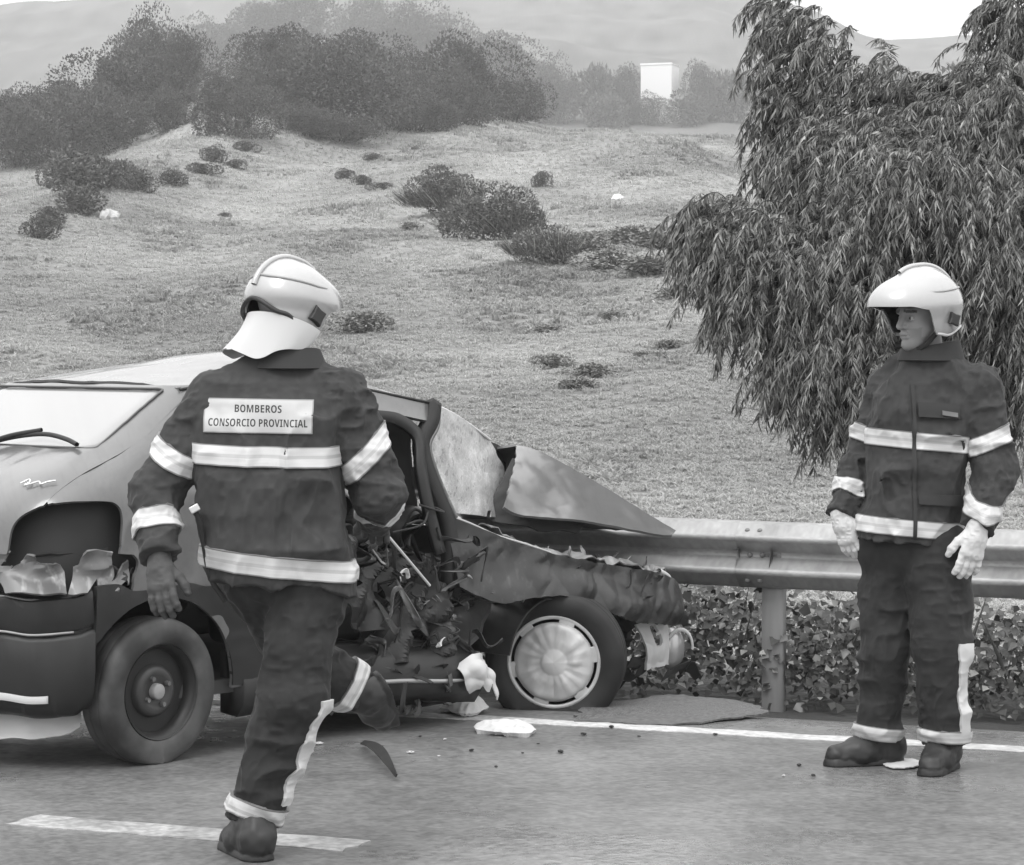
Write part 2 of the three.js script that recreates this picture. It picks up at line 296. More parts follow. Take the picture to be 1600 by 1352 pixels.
// rough grass on the slope
{
  const R = rng(21), B = buf();
  for (let k = 0; k < 11; k++) { const an = R() * 6.28, lean = 0.25 + 0.6 * R(), L = 0.5 + 0.5 * R(), x = 0.35 * (R() - 0.5), z = 0.35 * (R() - 0.5), w = 0.035 + 0.03 * R(), b = B.pos.length / 3, ca = Math.cos(an), sa = Math.sin(an);
    for (const [t, h] of [[0, 0], [0.5, 0.62], [1, 0.9]]) for (const s of (t === 1 ? [0] : [-1, 1])) { B.pos.push(x + ca * lean * t * t * L - sa * s * w * (1 - 0.4 * t), h * L, z + sa * lean * t * t * L + ca * s * w * (1 - 0.4 * t)); B.col.push(1, 1, 1); }
    B.idx.push(b, b + 1, b + 2, b + 1, b + 3, b + 2, b + 2, b + 3, b + 4); }
  const N = 190000, im = new THREE.InstancedMesh(bufGeo(B), leafMat({ roughness: 0.95, transmission: 0.45, thickness: 0 }), N), M = new THREE.Matrix4(), C = new THREE.Color();
  for (let i = 0; i < N; i++) {
    const Z = 15 * Math.pow(265 / 15, Math.pow(R(), 0.75)), x = (R() * 2 - 1) * (0.24 * Z + 2.5), y = land(x, -Z);
    const patch = fbm(x / 6 + 3, Z / 11, 2, 4), weed = sst(0.16, 0.34, fbm(x / 3.1, Z / 6, 17, 3));
    const s = (0.045 + 0.045 * R() + 0.10 * weed * R() * R()) * (1 + Z / 75), v = clamp((0.44 + 0.22 * patch + 0.10 * fbm(x / 22, Z / 45, 31, 3) + 0.05 * (R() - 0.5)) * (1 - 0.45 * weed * R()), 0.08, 0.6);
    M.compose(V(x, y - 0.01, -Z), new THREE.Quaternion().setFromEuler(new THREE.Euler(0, R() * 6.28, 0)), V(s * (1.2 + R()), s * (0.6 + 0.8 * R() * R()), s * (1.2 + R())));
    im.setMatrixAt(i, M); im.setColorAt(i, C.setRGB(v, v, v * 0.985));
  }
  im.name = 'rough_grass'; im.castShadow = im.receiveShadow = true; im.userData = { label: 'pale rough grass covering the open slope', category: 'grass', kind: 'stuff' }; scene.add(im);
}
// shrubs: a lumpy crown of leaf sprays round short stems
function shrubGeo(seed, lobes, leaves, size, tone) {
  const R = rng(seed), B = buf(), L = [];
  for (let k = 0; k < lobes; k++) { const an = R() * 6.28, r = 0.62 * Math.sqrt(R()) * (k ? 1 : 0); L.push([Math.cos(an) * r, 0.30 + 0.38 * R() * (1.15 - r), Math.sin(an) * r, 0.24 + 0.26 * R()]); }
  for (let i = 0; i < leaves; i++) {
    const l = L[Math.floor(R() * lobes)], th = Math.acos(2 * R() - 1), ph = R() * 6.28, n = V(Math.sin(th) * Math.cos(ph), Math.cos(th), Math.sin(th) * Math.sin(ph));
    const rr = l[3] * (0.86 + 0.12 * R() + 0.16 * noise(n.x * 4 + seed, n.y * 4, n.z * 4)), p = V(l[0] + n.x * rr, Math.max(0.01, l[1] + n.y * rr), l[2] + n.z * rr);
    const dir = n.clone().multiplyScalar(0.5).add(V(R() - 0.5, R() - 0.35, R() - 0.5)).normalize(), nn = V(R() - 0.5, R(), R() - 0.5).normalize(); nn.addScaledVector(dir, -nn.dot(dir)).normalize();
    const s = size * (0.6 + 0.8 * R()); leafInto(B, p, dir, nn, s, s * 0.6, 'ivy', tone * (0.65 + 0.7 * R()));
  }
  return bufGeo(B);
}
const stemGeo = mergeGeometries([0, 1, 2, 3, 4].map(k => { const an = k * 1.3; return tube([V(0.05 * Math.cos(an), -0.08, 0.05 * Math.sin(an)), V(0.14 * Math.cos(an), 0.15, 0.14 * Math.sin(an)), V(0.34 * Math.cos(an), 0.4, 0.34 * Math.sin(an))], 0.02, 8, 5); }));
const bark = grey(0.09, { roughness: 0.95, map: noiseTex(256, (u, v) => 0.75 + 0.4 * tnoise(u, v * 0.5, 32, 71, 4)) });
const shrubMat = leafMat({ roughness: 0.75 });
const bigShrubs = [101, 102, 103, 104].map(s => shrubGeo(s, 12, 15000, 0.036, 0.080)), smallShrubs = [111, 112, 113].map(s => shrubGeo(s, 8, 2600, 0.09, 0.10)), weedGeos = [121, 122, 123].map(s => shrubGeo(s, 9, 1500, 0.12, 0.20));
function shrub(name, label, category, group, px, base, w, h, k, small) {
  const p = landAt(px, base), s = -p.z / FOCAL, g = thing(name, label, category, group, p.clone().setY(p.y - 0.05 * h * s));
  mesh('crown', (small === 2 ? weedGeos : small ? smallShrubs : bigShrubs)[k % (small ? 3 : 4)], shrubMat, g); mesh('stems', stemGeo, bark, g);
  const q = w * s / 1.7; g.scale.set(q, h * s / 0.92, q); g.rotation.y = k * 2.1 + px * 0.013; return g;
}
const thicket = [[28, 262, 150, 95], [118, 246, 190, 105], [55, 205, 170, 70], [190, 190, 210, 105], [100, 190, 130, 60], [238, 150, 150, 125], [205, 215, 80, 55], [290, 165, 120, 110], [356, 112, 118, 72], [368, 214, 150, 88], [345, 175, 120, 70],
  [520, 205, 240, 130], [455, 165, 150, 90], [590, 200, 130, 90], [530, 222, 150, 44], [470, 88, 215, 95], [580, 92, 130, 100], [660, 120, 190, 110], [620, 175, 130, 100], [720, 185, 210, 120], [770, 165, 180, 110], [690, 195, 150, 90], [800, 190, 130, 80], [405, 92, 130, 78], [345, 104, 90, 60], [640, 118, 150, 96], [830, 186, 110, 84], [150, 222, 150, 84], [262, 206, 120, 66], [310, 128, 150, 92], [415, 178, 130, 80], [440, 128, 170, 80], [560, 136, 180, 84], [650, 205, 140, 60], [745, 150, 150, 96], [85, 232, 110, 66], [0, 215, 130, 70], [200, 140, 100, 70], [480, 212, 110, 50]];
thicket.forEach(([x, y, w, h], k) => shrub('thicket_bush', 'big dark rounded bush in the hazy thicket crowning the hill', 'bush', 'bushes of the hilltop thicket', x, y, w, h, k));
[[868, 190, 110, 92], [925, 190, 100, 88], [978, 186, 90, 76], [950, 200, 80, 55], [1012, 196, 76, 46], [1082, 196, 84, 52], [1092, 188, 80, 84], [1140, 192, 100, 84], [1200, 190, 110, 80], [1290, 190, 120, 80], [1390, 190, 140, 84], [1520, 190, 150, 84]].forEach(([x, y, w, h], k) =>
  shrub('ridge_bush', 'low grey bush in the line of scrub beside the small white building', 'bush', 'bushes along the ridge by the white building', x, y, w, h, k + 1, k % 2));
[[128, 300, 130, 62], [185, 296, 70, 50], [95, 290, 70, 45], [215, 300, 66, 34], [270, 290, 62, 26], [322, 274, 52, 18], [332, 255, 46, 26], [366, 264, 38, 16], [386, 238, 44, 16], [128, 336, 90, 44], [78, 352, 70, 30], [58, 374, 62, 36]].forEach(([x, y, w, h], k) =>
  shrub('gully_bush', 'small dark bush in the slanting row along the grassy gully', 'bush', 'bushes in the slanting gully row', x, y, w, h, k, 1));
[[540, 280, 34, 16], [566, 288, 40, 16], [592, 298, 40, 12], [583, 252, 34, 12], [350, 340, 24, 8]].forEach(([x, y, w, h], k) => shrub('slope_bush', 'tiny dark bush in the loose cluster on the pale open slope', 'bush', 'tiny bushes on the open slope', x, y, w, h, k, 1));
shrub('slope_bush', 'lone small dark bush on bare grass beyond the broom bushes', 'bush', null, 846, 294, 34, 26, 1, 1);
// rough weeds in the grass nearer the road
[[560, 520, 80, 40], [600, 515, 50, 24], [860, 575, 60, 26], [925, 590, 80, 26], [900, 610, 60, 22], [1000, 560, 40, 14], [1040, 545, 46, 16], [960, 500, 50, 18], [1010, 430, 120, 40], [950, 420, 90, 34], [1030, 390, 90, 40], [905, 395, 80, 40], [980, 380, 90, 30], [850, 520, 50, 14], [1060, 470, 70, 30], [640, 360, 40, 16]].forEach(([x, y, w, h], k) =>
  shrub('weed_clump', 'low straggly weed clump in the rough grass of the slope', 'weeds', 'weed clumps on the slope', x, y, w * 1.2, h * 0.8, k, 2));

// broom bushes on the slope: a soft mound of fine twigs with stalks standing out of it
const broomGeo = [131, 132, 133].map(q => shrubGeo(q, 10, 6500, 0.055, 0.115));
function broom(label, px, base, w, h, seed, leanX) {
  const p = landAt(px, base), s = -p.z / FOCAL, g = thing('broom_bush', label, 'bush', 'broom bushes on the slope', p), R = rng(seed), B = buf(), D = buf();
  for (let i = 0; i < 420; i++) {
    const an = R() * 6.28, r = Math.sqrt(R()) * 0.5, root = V(Math.cos(an) * r * w * s, 0.15 * h * s, Math.sin(an) * r * w * s * 0.7);
    const d = V(leanX + 1.3 * (R() - 0.5) + Math.cos(an) * 0.5, 0.9, 1.2 * (R() - 0.5)).normalize(), L = h * s * (0.35 + 0.6 * R()) * (1 - r * 0.7);
    leafInto(i % 9 ? B : D, root, d, V(R() - 0.5, 0.1, 1).normalize(), L * (i % 9 ? 1 : 1.2), 0.012 + 0.02 * R(), 'lance', i % 9 ? 0.09 + 0.12 * R() : 0.5);
  }
  const c = mesh('crown', broomGeo[seed % 3], shrubMat, g); c.scale.set(w * s / 1.6, h * s / 1.05, w * s / 1.8); c.rotation.y = seed;
  mesh('twigs', bufGeo(B), shrubMat, g); mesh('dead_stems', bufGeo(D), shrubMat, g).userData.label = 'pale dead stems sticking out of the bush';
}
broom('soft grey broom bush with pale dead stems, highest of the slanting row of three', 690, 338, 120, 80, 31, -0.55);
broom('widest dark broom bush in the middle of the slanting row of three', 775, 378, 165, 92, 32, -0.45);
broom('small dark broom bush lowest in the slanting row of three', 848, 412, 110, 70, 33, -0.35);

// pale stones on the slope
[[172, 345, 14, 'slanting pale stone lying on grass below the gully bushes'], [965, 312, 9, 'small bright white stone on the grass beyond the broom']].forEach(([x, y, w, label], k) => {
  const p = landAt(x, y), s = -p.z / FOCAL, g = new THREE.IcosahedronGeometry(w * s, 3), q = g.attributes.position;
  for (let i = 0; i < q.count; i++) { const v = V(q.getX(i), q.getY(i), q.getZ(i)), n = 1 + 0.35 * noise(v.x * 3 / w / s + k * 9, v.y * 3 / w / s, v.z * 3 / w / s); q.setXYZ(i, v.x * n, v.y * n * (k ? 0.8 : 1.1), v.z * n); } g.computeVertexNormals();
  const m = single('stone', g, grey(k ? 0.8 : 0.45, { roughness: 0.9 }), label, 'stone'); m.position.copy(p); m.rotation.z = k ? 0 : 0.5;
});

// the small white building on the ridge
{
  const p = landAt(1031, 190), s = -p.z / FOCAL, w = 50 * s, h = 86 * s, g = thing('white_building', 'small white flat-roofed building among the bushes on the ridge', 'building', null, p), m = grey(0.82, { roughness: 0.9 }), dk = grey(0.12, { roughness: 0.7 });
  const b = mesh('walls', boxAt(w, h + 1.2, w * 0.8, 0, h / 2 - 0.6, 0), m, g); mesh('roof', boxAt(w + 0.24, 0.16, w * 0.8 + 0.24, 0, h + 0.08, 0), m, g);
  mesh('parapet', boxAt(w + 0.2, 0.2, 0.16, 0, h + 0.26, w * 0.4), m, g);
  const side = mesh('door', boxAt(0.06, 1.6, 0.8, w / 2 + 0.03, 0.9, 0.3), dk, g); mesh('handle', boxAt(0.04, 0.05, 0.14, w / 2 + 0.08, 0.95, 0.05), m, side);
  g.rotation.y = -0.35;
}

// ------------------------------------------------------------------ weeping tree behind the barrier
{
  const R = rng(77), root = at(1765, 1000, 15.2); root.y = land(root.x, root.z);
  const g = thing('weeping_tree', 'drooping leafy tree with long narrow leaves overhanging the steel barrier', 'tree', null, root), loc = (px, py, D) => at(px, py, D).sub(root);
  const trunk = [V(0, -0.2, 0), V(-0.05, 0.7, 0.05), V(0.05, 1.5, 0), V(-0.06, 2.3, 0.05), V(0.04, 3.3, 0), V(0, 4.3, 0)];
  function limb(pts, r0, r1, seg = 24) { const c = new THREE.CatmullRomCurve3(pts), t = new THREE.TubeGeometry(c, seg, 1, 8), q = t.attributes.position; for (let i = 0; i <= seg; i++) { const o = c.getPointAt(i / seg), r = lerp(r0, r1, i / seg); for (let k = 0; k <= 8; k++) { const j = i * 9 + k, f = r * (1 + 0.15 * noise(i * 0.8, k * 0.9, 3)); q.setXYZ(j, o.x + (q.getX(j) - o.x) * f, o.y + (q.getY(j) - o.y) * f, o.z + (q.getZ(j) - o.z) * f); } } t.computeVertexNormals(); return t; }
  mesh('trunk', limb(trunk, 0.2, 0.06, 40), bark, g);
  // masses of foliage: centre, half-width, half-height in the picture's measure, distance, strands
  const S = 15 / FOCAL, blobs = [
    [1130, 430, 75, 55, 14.0, 150, 0.5], [1090, 395, 55, 35, 14.2, 80, 0.45], [1165, 500, 80, 60, 13.9, 190, 0.5], [1245, 590, 65, 60, 13.8, 170, 0.45], [1290, 520, 95, 90, 14.0, 300, 0.55], [1240, 440, 90, 70, 14.3, 220, 0.5], [1320, 600, 60, 55, 13.9, 150, 0.45], [1280, 640, 40, 40, 13.8, 60, 0.4],
    [1285, 345, 90, 75, 14.5, 230, 0.5], [1370, 285, 120, 80, 14.7, 280, 0.5], [1270, 255, 80, 60, 14.8, 150, 0.42], [1205, 300, 50, 60, 14.9, 90, 0.36], [1190, 215, 45, 60, 15.0, 70, 0.34], [1400, 400, 120, 100, 14.2, 420, 0.6], [1520, 330, 110, 110, 14.6, 420, 0.65], [1550, 480, 90, 110, 14.1, 360, 0.6], [1570, 600, 60, 80, 14.0, 200, 0.5],
    [1225, 110, 80, 60, 15.0, 90, 0.30], [1190, 50, 50, 50, 15.2, 60, 0.28], [1160, 130, 30, 90, 15.0, 30, 0.24], [1310, 165, 105, 55, 15.0, 90, 0.32], [1420, 190, 95, 50, 15.0, 90, 0.34], [1520, 190, 85, 70, 14.9, 110, 0.4], [1575, 80, 45, 80, 15.0, 90, 0.4], [1510, 30, 40, 25, 15.2, 22, 0.26], [1570, 280, 60, 80, 15.3, 160, 0.5],
    [1680, 150, 120, 160, 15.2, 300, 0.6], [1700, 420, 120, 170, 14.8, 420, 0.65], [1850, 200, 140, 200, 15.6, 380, 0.6], [1880, 480, 140, 170, 15.4, 380, 0.65], [1720, -90, 200, 120, 15.4, 300, 0.5], [1990, 330, 110, 170, 15.6, 280, 0.6], [1480, 560, 90, 80, 15.4, 160, 0.5], [1400, 520, 90, 90, 15.2, 160, 0.5]];
  const LB = buf(), TW = [];
  blobs.forEach(([px, py, rx, ry, D, n, hang], bi) => {
    const c = loc(px + (px < 1600 ? 48 : 0), py - ry * 0.35 - (py > 300 && px < 1600 ? (py > 540 ? -8 : 30) : 5), D), j = clamp((c.y + 0.3) / 4.2, 0.15, 0.95), o = new THREE.CatmullRomCurve3(trunk).getPointAt(j * 0.9);
    const mid = o.clone().lerp(c, 0.5).add(V(0.1 * (R() - 0.5), 0.22, 0.2 * (R() - 0.5)));
    if (!(py < 215 && px < 1600)) mesh('limb', limb([o, mid, c], 0.045, 0.012, 14), bark, g);
    for (let k = 0; k < n; k++) {
      let q; do q = V(R() * 2 - 1, R() * 2 - 1, R() * 2 - 1); while (q.lengthSq() > 1);
      const p = V(c.x + q.x * rx * S, c.y + (q.y * ry * 1.05 + ry * 0.1) * S, c.z + q.z * Math.max(rx, ry) * S * 0.9);
      const out = V(p.x - o.x, 0, p.z - o.z).normalize(), L = hang * (0.40 + 0.55 * R()), pts = [], d = V(out.x * 0.45 + 0.8 * (R() - 0.5), 0.35 + 0.5 * (R() - 0.4), out.z * 0.5 + 0.7 * (R() - 0.5)).normalize();
      let w = p.clone(); pts.push(w.clone());
      const m = 8; for (let t = 0; t < m; t++) { d.y -= 0.30 + 0.12 * R(); d.x += 0.18 * (R() - 0.5); d.z += 0.18 * (R() - 0.5); d.normalize(); w = w.clone().addScaledVector(d, L / m); pts.push(w); }
      if (k % 3 === 0) TW.push(tube(pts, 0.0025, 8, 3));
      if (R() < (py < 240 ? 0.38 : 0.12)) continue; const tone = 0.12 + 0.14 * R() * R();
      for (let t = 0; t < m; t++) for (let e = 0; e < 7; e++) {
        const a = pts[t].clone().lerp(pts[t + 1], R()), dd = pts[t + 1].clone().sub(pts[t]).normalize(), an = R() * 6.28;
        const ld = dd.clone().multiplyScalar(0.55).add(V(Math.cos(an) * 0.55, -0.45 - 0.4 * R(), Math.sin(an) * 0.55)).normalize(), nn = V(R() - 0.5, 0.5 * (R() - 0.3), R() - 0.5); nn.addScaledVector(ld, -nn.dot(ld)).normalize();
        leafInto(LB, a, ld, nn, 0.030 + 0.065 * R(), 0.006 + 0.007 * R(), 'lance', R() > 0.95 ? 0.34 : tone * (0.6 + 0.9 * R()));
      }
    }
  });
  mesh('crown', bufGeo(LB), leafMat({ roughness: 0.5 }), g);
  const tw = mesh('twigs', mergeGeometries(TW), bark, g); tw.userData.kind = 'stuff';
}
// ------------------------------------------------------------------ the wrecked hatchback
// its own axes: x forward, y up, z to its right; rear axle at x = 0
{
  const car = thing('wrecked_car', 'crushed grey hatchback with its front torn open and its roof buckled', 'car', null, V(-1.86, 0, -10.49)); car.rotation.y = Math.PI / 4;
  const scr = noiseTex(512, (u, v) => 0.93 + 0.07 * tnoise(u, v, 6, 81, 5) - 0.07 * Math.max(0, tnoise(u, v, 60, 87, 2)));
  const paint = phys(0.145, { roughness: 0.45, metalness: 0.2, clearcoat: 1.0, clearcoatRoughness: 0.15, map: scr });
  const dirt = noiseTex(512, (u, v) => clamp(0.72 + 0.20 * tnoise(u, v, 9, 91, 5) + 0.6 * Math.max(0, tnoise(u, v, 40, 93, 3) - 0.22), 0.1, 1));
  const wingDark = phys(0.060, { roughness: 0.42, metalness: 0.1, clearcoat: 0.12, clearcoatRoughness: 0.3, map: dirt });  // darker grey than the body panels, mottled
  const plastic = grey(0.022, { roughness: 0.5, map: noiseTex(256, (u, v) => 0.85 + 0.2 * tnoise(u, v, 8, 97, 4)) }), black = grey(0.03, { roughness: 0.8 }), dark = grey(0.02, { roughness: 0.75 }), rubber = grey(0.028, { roughness: 0.75 });
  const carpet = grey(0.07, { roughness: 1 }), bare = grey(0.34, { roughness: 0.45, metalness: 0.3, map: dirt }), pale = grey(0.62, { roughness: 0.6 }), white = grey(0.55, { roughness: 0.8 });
  const add = (n, g, m, p = car) => {                                  // patterns keep their real size: uv in metres
    if (m.map && g.attributes.uv && g.attributes.uv.count === g.attributes.position.count) { const q = g.attributes.position, u = g.attributes.uv; for (let i = 0; i < q.count; i++) u.setXY(i, q.getX(i) + 0.6 * q.getZ(i), q.getY(i) + 0.35 * q.getZ(i)); }
    return mesh(n, g, m, p);
  }, L3 = a => V(a[0], a[1], a[2]);
  const lat = (x, y) => { const i = Math.floor(x), j = Math.floor(y), u = x - i, v = y - j, h = (a, b) => hash3(i + a, j + b, 77) * 2 - 1; return u > v ? h(0, 0) + (h(1, 0) - h(0, 0)) * u + (h(1, 1) - h(1, 0)) * v : h(0, 0) + (h(1, 1) - h(0, 1)) * u + (h(0, 1) - h(0, 0)) * v; };   // flat facets with creases between
  const crush = (amp, f) => p => amp * (lat(p.x * f + p.y * f * 0.6 + 3, p.y * f * 1.2 - p.x * f * 0.4 + p.z * f * 0.9) + 0.5 * lat(p.x * f * 2.2 - p.y * f + 9, p.y * f * 2 + p.z * f * 1.7)), crisp = (g, a = 0.45) => toCreasedNormals(g, a);
  const dent = (amp, f, s) => p => amp * (noise(p.x * f + s, p.y * f, p.z * f) + 0.6 * (0.4 - Math.abs(noise(p.x * f * 2.1, p.y * f * 2.1 + s, p.z * f * 2.1))));

  // rear shell: a U in plan, drawn in with height
  const xR = y => curve([[0.25, -0.52], [0.62, -0.58], [0.82, -0.58], [0.96, -0.53], [1.07, -0.40], [1.17, -0.19], [1.30, 0.04], [1.415, 0.245]], y), hW = y => curve([[0.25, 0.77], [0.6, 0.80], [0.9, 0.80], [1.02, 0.785], [1.17, 0.72], [1.30, 0.645], [1.415, 0.575]], y), rC = y => curve([[0.3, 0.30], [0.95, 0.30], [1.17, 0.2], [1.41, 0.10]], y);
  const XF = 0.66;
  const shell = inset => (u, v) => {
    const y = lerp(0.25, 1.415, v), xr = xR(y) + inset, w = hW(y) - inset, r = rC(y), q = u * 10;
    if (q < 3) return V(lerp(XF, xr + r, q / 3), y, -w);
    if (q < 4) { const a = (q - 3) * Math.PI / 2; return V(xr + r - r * Math.sin(a), y, -w + r - r * Math.cos(a)); }
    if (q < 6) return V(xr, y, lerp(-w + r, w - r, (q - 4) / 2));
    if (q < 7) { const a = (q - 6) * Math.PI / 2; return V(xr + r - r * Math.cos(a), y, w - r + r * Math.sin(a)); }
    return V(lerp(xr + r, XF, (q - 7) / 3), y, w);
  };
  const se = (a, b, n) => Math.pow(Math.pow(Math.abs(a), n) + Math.pow(Math.abs(b), n), 1 / n) - 1;
  const winR = p => se(p.z / curve([[1.16, 0.615], [1.40, 0.535]], p.y), (p.y - 1.280) / 0.106, 18);                 // < 0 inside the rear window
  const lampR = (u, p) => se((u - 0.676) / 0.050, (p.y - 0.868) / (p.y > 0.868 ? 0.122 : 0.09), p.y > 0.868 ? 2.6 : 6);
  const arch = p => Math.hypot(p.x, p.y - 0.27) - 0.35, sideWin = p => se((p.x - 0.50) / 0.28, (p.y - 1.20) / 0.12, 6);
  const hatchHalf = p => curve([[0.8, 0.66], [1.06, 0.70], [1.16, 0.70], [1.42, 0.62]], p.y);
  const backX = p => curve([[0.8, -0.34], [1.07, -0.2], [1.17, -0.05], [1.30, 0.16], [1.42, 0.38]], p.y) - p.x, back = p => backX(p) > 0, hatchIn = p => Math.min(hatchHalf(p) - Math.abs(p.z), backX(p));
  const NU = 240, NV = 90;
  const hatch = add('rear_hatch', sheet(shell(0), NU, NV, { thick: 0.012, keep: (u, v, p) => Math.min(hatchIn(p), winR(p), p.z > 0 ? lampR(u, p) : 1, p.y - 0.80, 1.402 - p.y, se((p.z - 0.02) / 0.34, (p.y - 0.885) / 0.085, 8)), dent: dent(0.004, 5, 2) }), paint);
  add('rear_window', sheet(shell(0.010), NU, NV, { thick: 0.005, keep: (u, v, p) => back(p) ? 0.03 - winR(p) : -1 }), phys(0.26, { roughness: 0.2, clearcoat: 1, clearcoatRoughness: 0.05, map: noiseTex(256, (u, v) => 0.93 + 0.06 * tnoise(u, v, 5, 99, 4)) }), hatch).userData.label = 'pale rear window with the white sky reflection put into its colour';  // pale base tone stands for the reflected sky
  {                                                                   // rubber seal round the glass, following the shell
    const P = [], sh = shell(-0.004), find = (z, y) => { let best = null, bd = 9; const v = (y - 0.25) / 1.165; for (let i = 300; i <= 700; i++) { const p = sh(i / 1000, v), d = Math.abs(p.z - z); if (d < bd) { bd = d; best = p; } } return best; };
    const edge = [[-1, -1], [1, -1], [1, 1], [-1, 1]]; for (let e = 0; e < 4; e++) for (let i = 0; i < 24; i++) { const a = edge[e], b = edge[(e + 1) % 4], t = lerp(0.02, 0.98, i / 23), y = 1.280 + 0.108 * lerp(a[1], b[1], t); P.push(find(curve([[1.16, 0.622], [1.40, 0.540]], y) * lerp(a[0], b[0], t), y)); }
    add('window_seal', tube(P, 0.0045, 320, 6, true), grey(0.10, { roughness: 0.6 }), hatch);
    const wp = [[0.03, 1.168], [0.12, 1.188], [0.28, 1.202], [0.46, 1.188], [0.56, 1.172]].map(([z, y]) => find(z, y).add(V(-0.022, 0.014, 0)));
    const wiper = add('wiper', tube([find(-0.02, 1.15).add(V(-0.02, 0.012, 0)), find(0.10, 1.185).add(V(-0.035, 0.02, 0)), find(0.25, 1.212).add(V(-0.03, 0.02, 0))], 0.0085, 16, 6), black, hatch); add('blade', tube(wp, 0.0095, 24, 5), black, wiper);
    add('pivot', new THREE.CylinderGeometry(0.018, 0.022, 0.03, 14).translate(...find(-0.02, 1.15).add(V(-0.015, 0.01, 0)).toArray()), black, wiper);
    // script badge on the right of the hatch: a small raised flourish
    const bp = [[0.545, 1.046], [0.565, 1.060], [0.580, 1.050], [0.57, 1.040], [0.595, 1.047], [0.615, 1.054], [0.63, 1.046], [0.65, 1.054], [0.67, 1.058]].map(([z, y]) => find(z, y).add(V(-0.008, 0.004, 0)));
    add('badge', tube(bp, 0.0036, 60, 5), grey(0.65, { roughness: 0.2, metalness: 0.5 }), hatch);
    // number plate recess
    add('plate_recess', boxAt(0.03, 0.15, 0.64, -0.525, 0.885, 0.02), black, hatch); add('number_plate', boxAt(0.008, 0.11, 0.50, -0.548, 0.885, 0.0, 0, 0, 0, 0.003), grey(0.06, { roughness: 0.4 }), hatch);
  }
  const qKeep = s => (u, v, p) => { if (p.z * s <= 0) return -1; return Math.min(-hatchIn(p) - 0.0015, s > 0 ? lampR(u, p) : se((u - 0.335) / 0.05, (p.y - 0.868) / 0.10, 6), arch(p), Math.max(p.y - 0.80 + 0.02 * noise(p.x * 14, 2, 1), p.x + 0.13 + 0.03 * noise(p.y * 16, 5, 1)), sideWin(p)); };
  add('quarter_panel', sheet(shell(0), NU, NV, { thick: 0.014, keep: qKeep(1), dent: dent(0.007, 4, 7) }), paint); add('quarter_panel', sheet(shell(0), NU, NV, { thick: 0.014, keep: qKeep(-1) }), paint);
  for (const s of [1, -1]) add('quarter_window', sheet(shell(0.012), NU, NV, { thick: 0.005, keep: (u, v, p) => p.z * s > 0 ? 0.04 - sideWin(p) : -1 }), phys(0.05, { roughness: 0.08, clearcoat: 1 }));
  add('boot_lining', sheet(shell(0.075), 120, 50, { thick: 0.01, keep: (u, v, p) => Math.min(1.12 - p.y, p.y - 0.3, Math.hypot(p.x, p.y - 0.27) - 0.40) }), black);
  // bent brackets and torn metal in the empty lamp housing and over the bumper
  add('lamp_housing', sheet(patchMap([[[-0.50, 0.80, 0.52], [-0.40, 0.79, 0.66], [-0.20, 0.80, 0.74]], [[-0.46, 0.86, 0.46], [-0.34, 0.85, 0.58], [-0.16, 0.86, 0.68]], [[-0.44, 0.95, 0.44], [-0.30, 0.96, 0.56], [-0.14, 0.95, 0.66]]]), 24, 12, { thick: 0.006, dent: dent(0.02, 9, 3) }), dark);
  { const sh = shell(0.0); add('rear_crossmember', crisp(sheet((u, v) => { const p = sh(lerp(0.545, 0.735, u), (lerp(0.655, 0.80, v) - 0.25) / 1.165), k = 0.05 * Math.sin(v * 3.1); return V(p.x + k * 0.7, p.y, p.z - k * 0.7); }, 90, 18, { thick: 0.008, dent: crush(0.026, 10), keep: (u, v, p) => 0.28 + 1.0 * lat(u * 18, v * 3) + (u > 0.35 ? 0.10 : -0.25) - (v > 0.72 ? 0.5 : 0) })), bare); }
  for (let k = 0; k < 6; k++) { const x = -0.2 + 0.10 * k, R = rng(300 + k), p = V(x, 0.64 + 0.05 * R(), 0.76); add('torn_strip', sheet((u, v) => V(p.x + 0.14 * u + 0.02 * Math.sin(v * 5 + k), p.y - 0.02 * u + 0.05 * v + 0.02 * Math.sin(u * 7 + k), p.z + 0.03 * Math.sin(u * 5 + 2 * k) - 0.03 * v), 12, 4, { thick: 0.003 }), k % 2 ? bare : plastic); }

  // rear bumper
  {
    const path = [[-0.46, -0.80], [-0.54, -0.70], [-0.585, -0.45], [-0.60, -0.15], [-0.60, 0.12], [-0.58, 0.32], [-0.53, 0.48], [-0.46, 0.60], [-0.39, 0.68], [-0.33, 0.725], [-0.285, 0.74]], C = new THREE.CatmullRomCurve3(path.map(([x, z]) => V(x, 0, z))), N = 90, pts = C.getPoints(N);
    const sag = i => -0.02 * Math.sin(i / N * 3.14) + 0.012 * noise(i * 0.09, 1, 2), tan = i => C.getTangent(i / N), out = i => { const t = tan(i); return V(-t.z, 0, t.x).normalize(); };
    const prof = [[0, 0.665], [0.035, 0.66], [0.052, 0.645], [0.056, 0.62], [0.056, 0.545], [0.050, 0.533], [0.040, 0.530], [0.040, 0.518], [0.052, 0.513], [0.060, 0.50], [0.060, 0.36], [0.046, 0.29], [0.02, 0.235], [-0.02, 0.215], [-0.06, 0.215], [-0.06, 0.25], [-0.01, 0.30], [0.01, 0.36], [0.01, 0.60], [-0.03, 0.645]];
    const P3 = pts.map((p, i) => V(p.x, p.y + sag(i), p.z));
    const fr = i => { const o = out(i); if (o.x > 0.2) o.negate(); const c = V(pts[i].x - 0.3, 0, pts[i].z); if (o.dot(V(pts[i].x - 0.2, 0, pts[i].z)) < 0) o.negate(); return [o, V(0, 1, 0)]; };
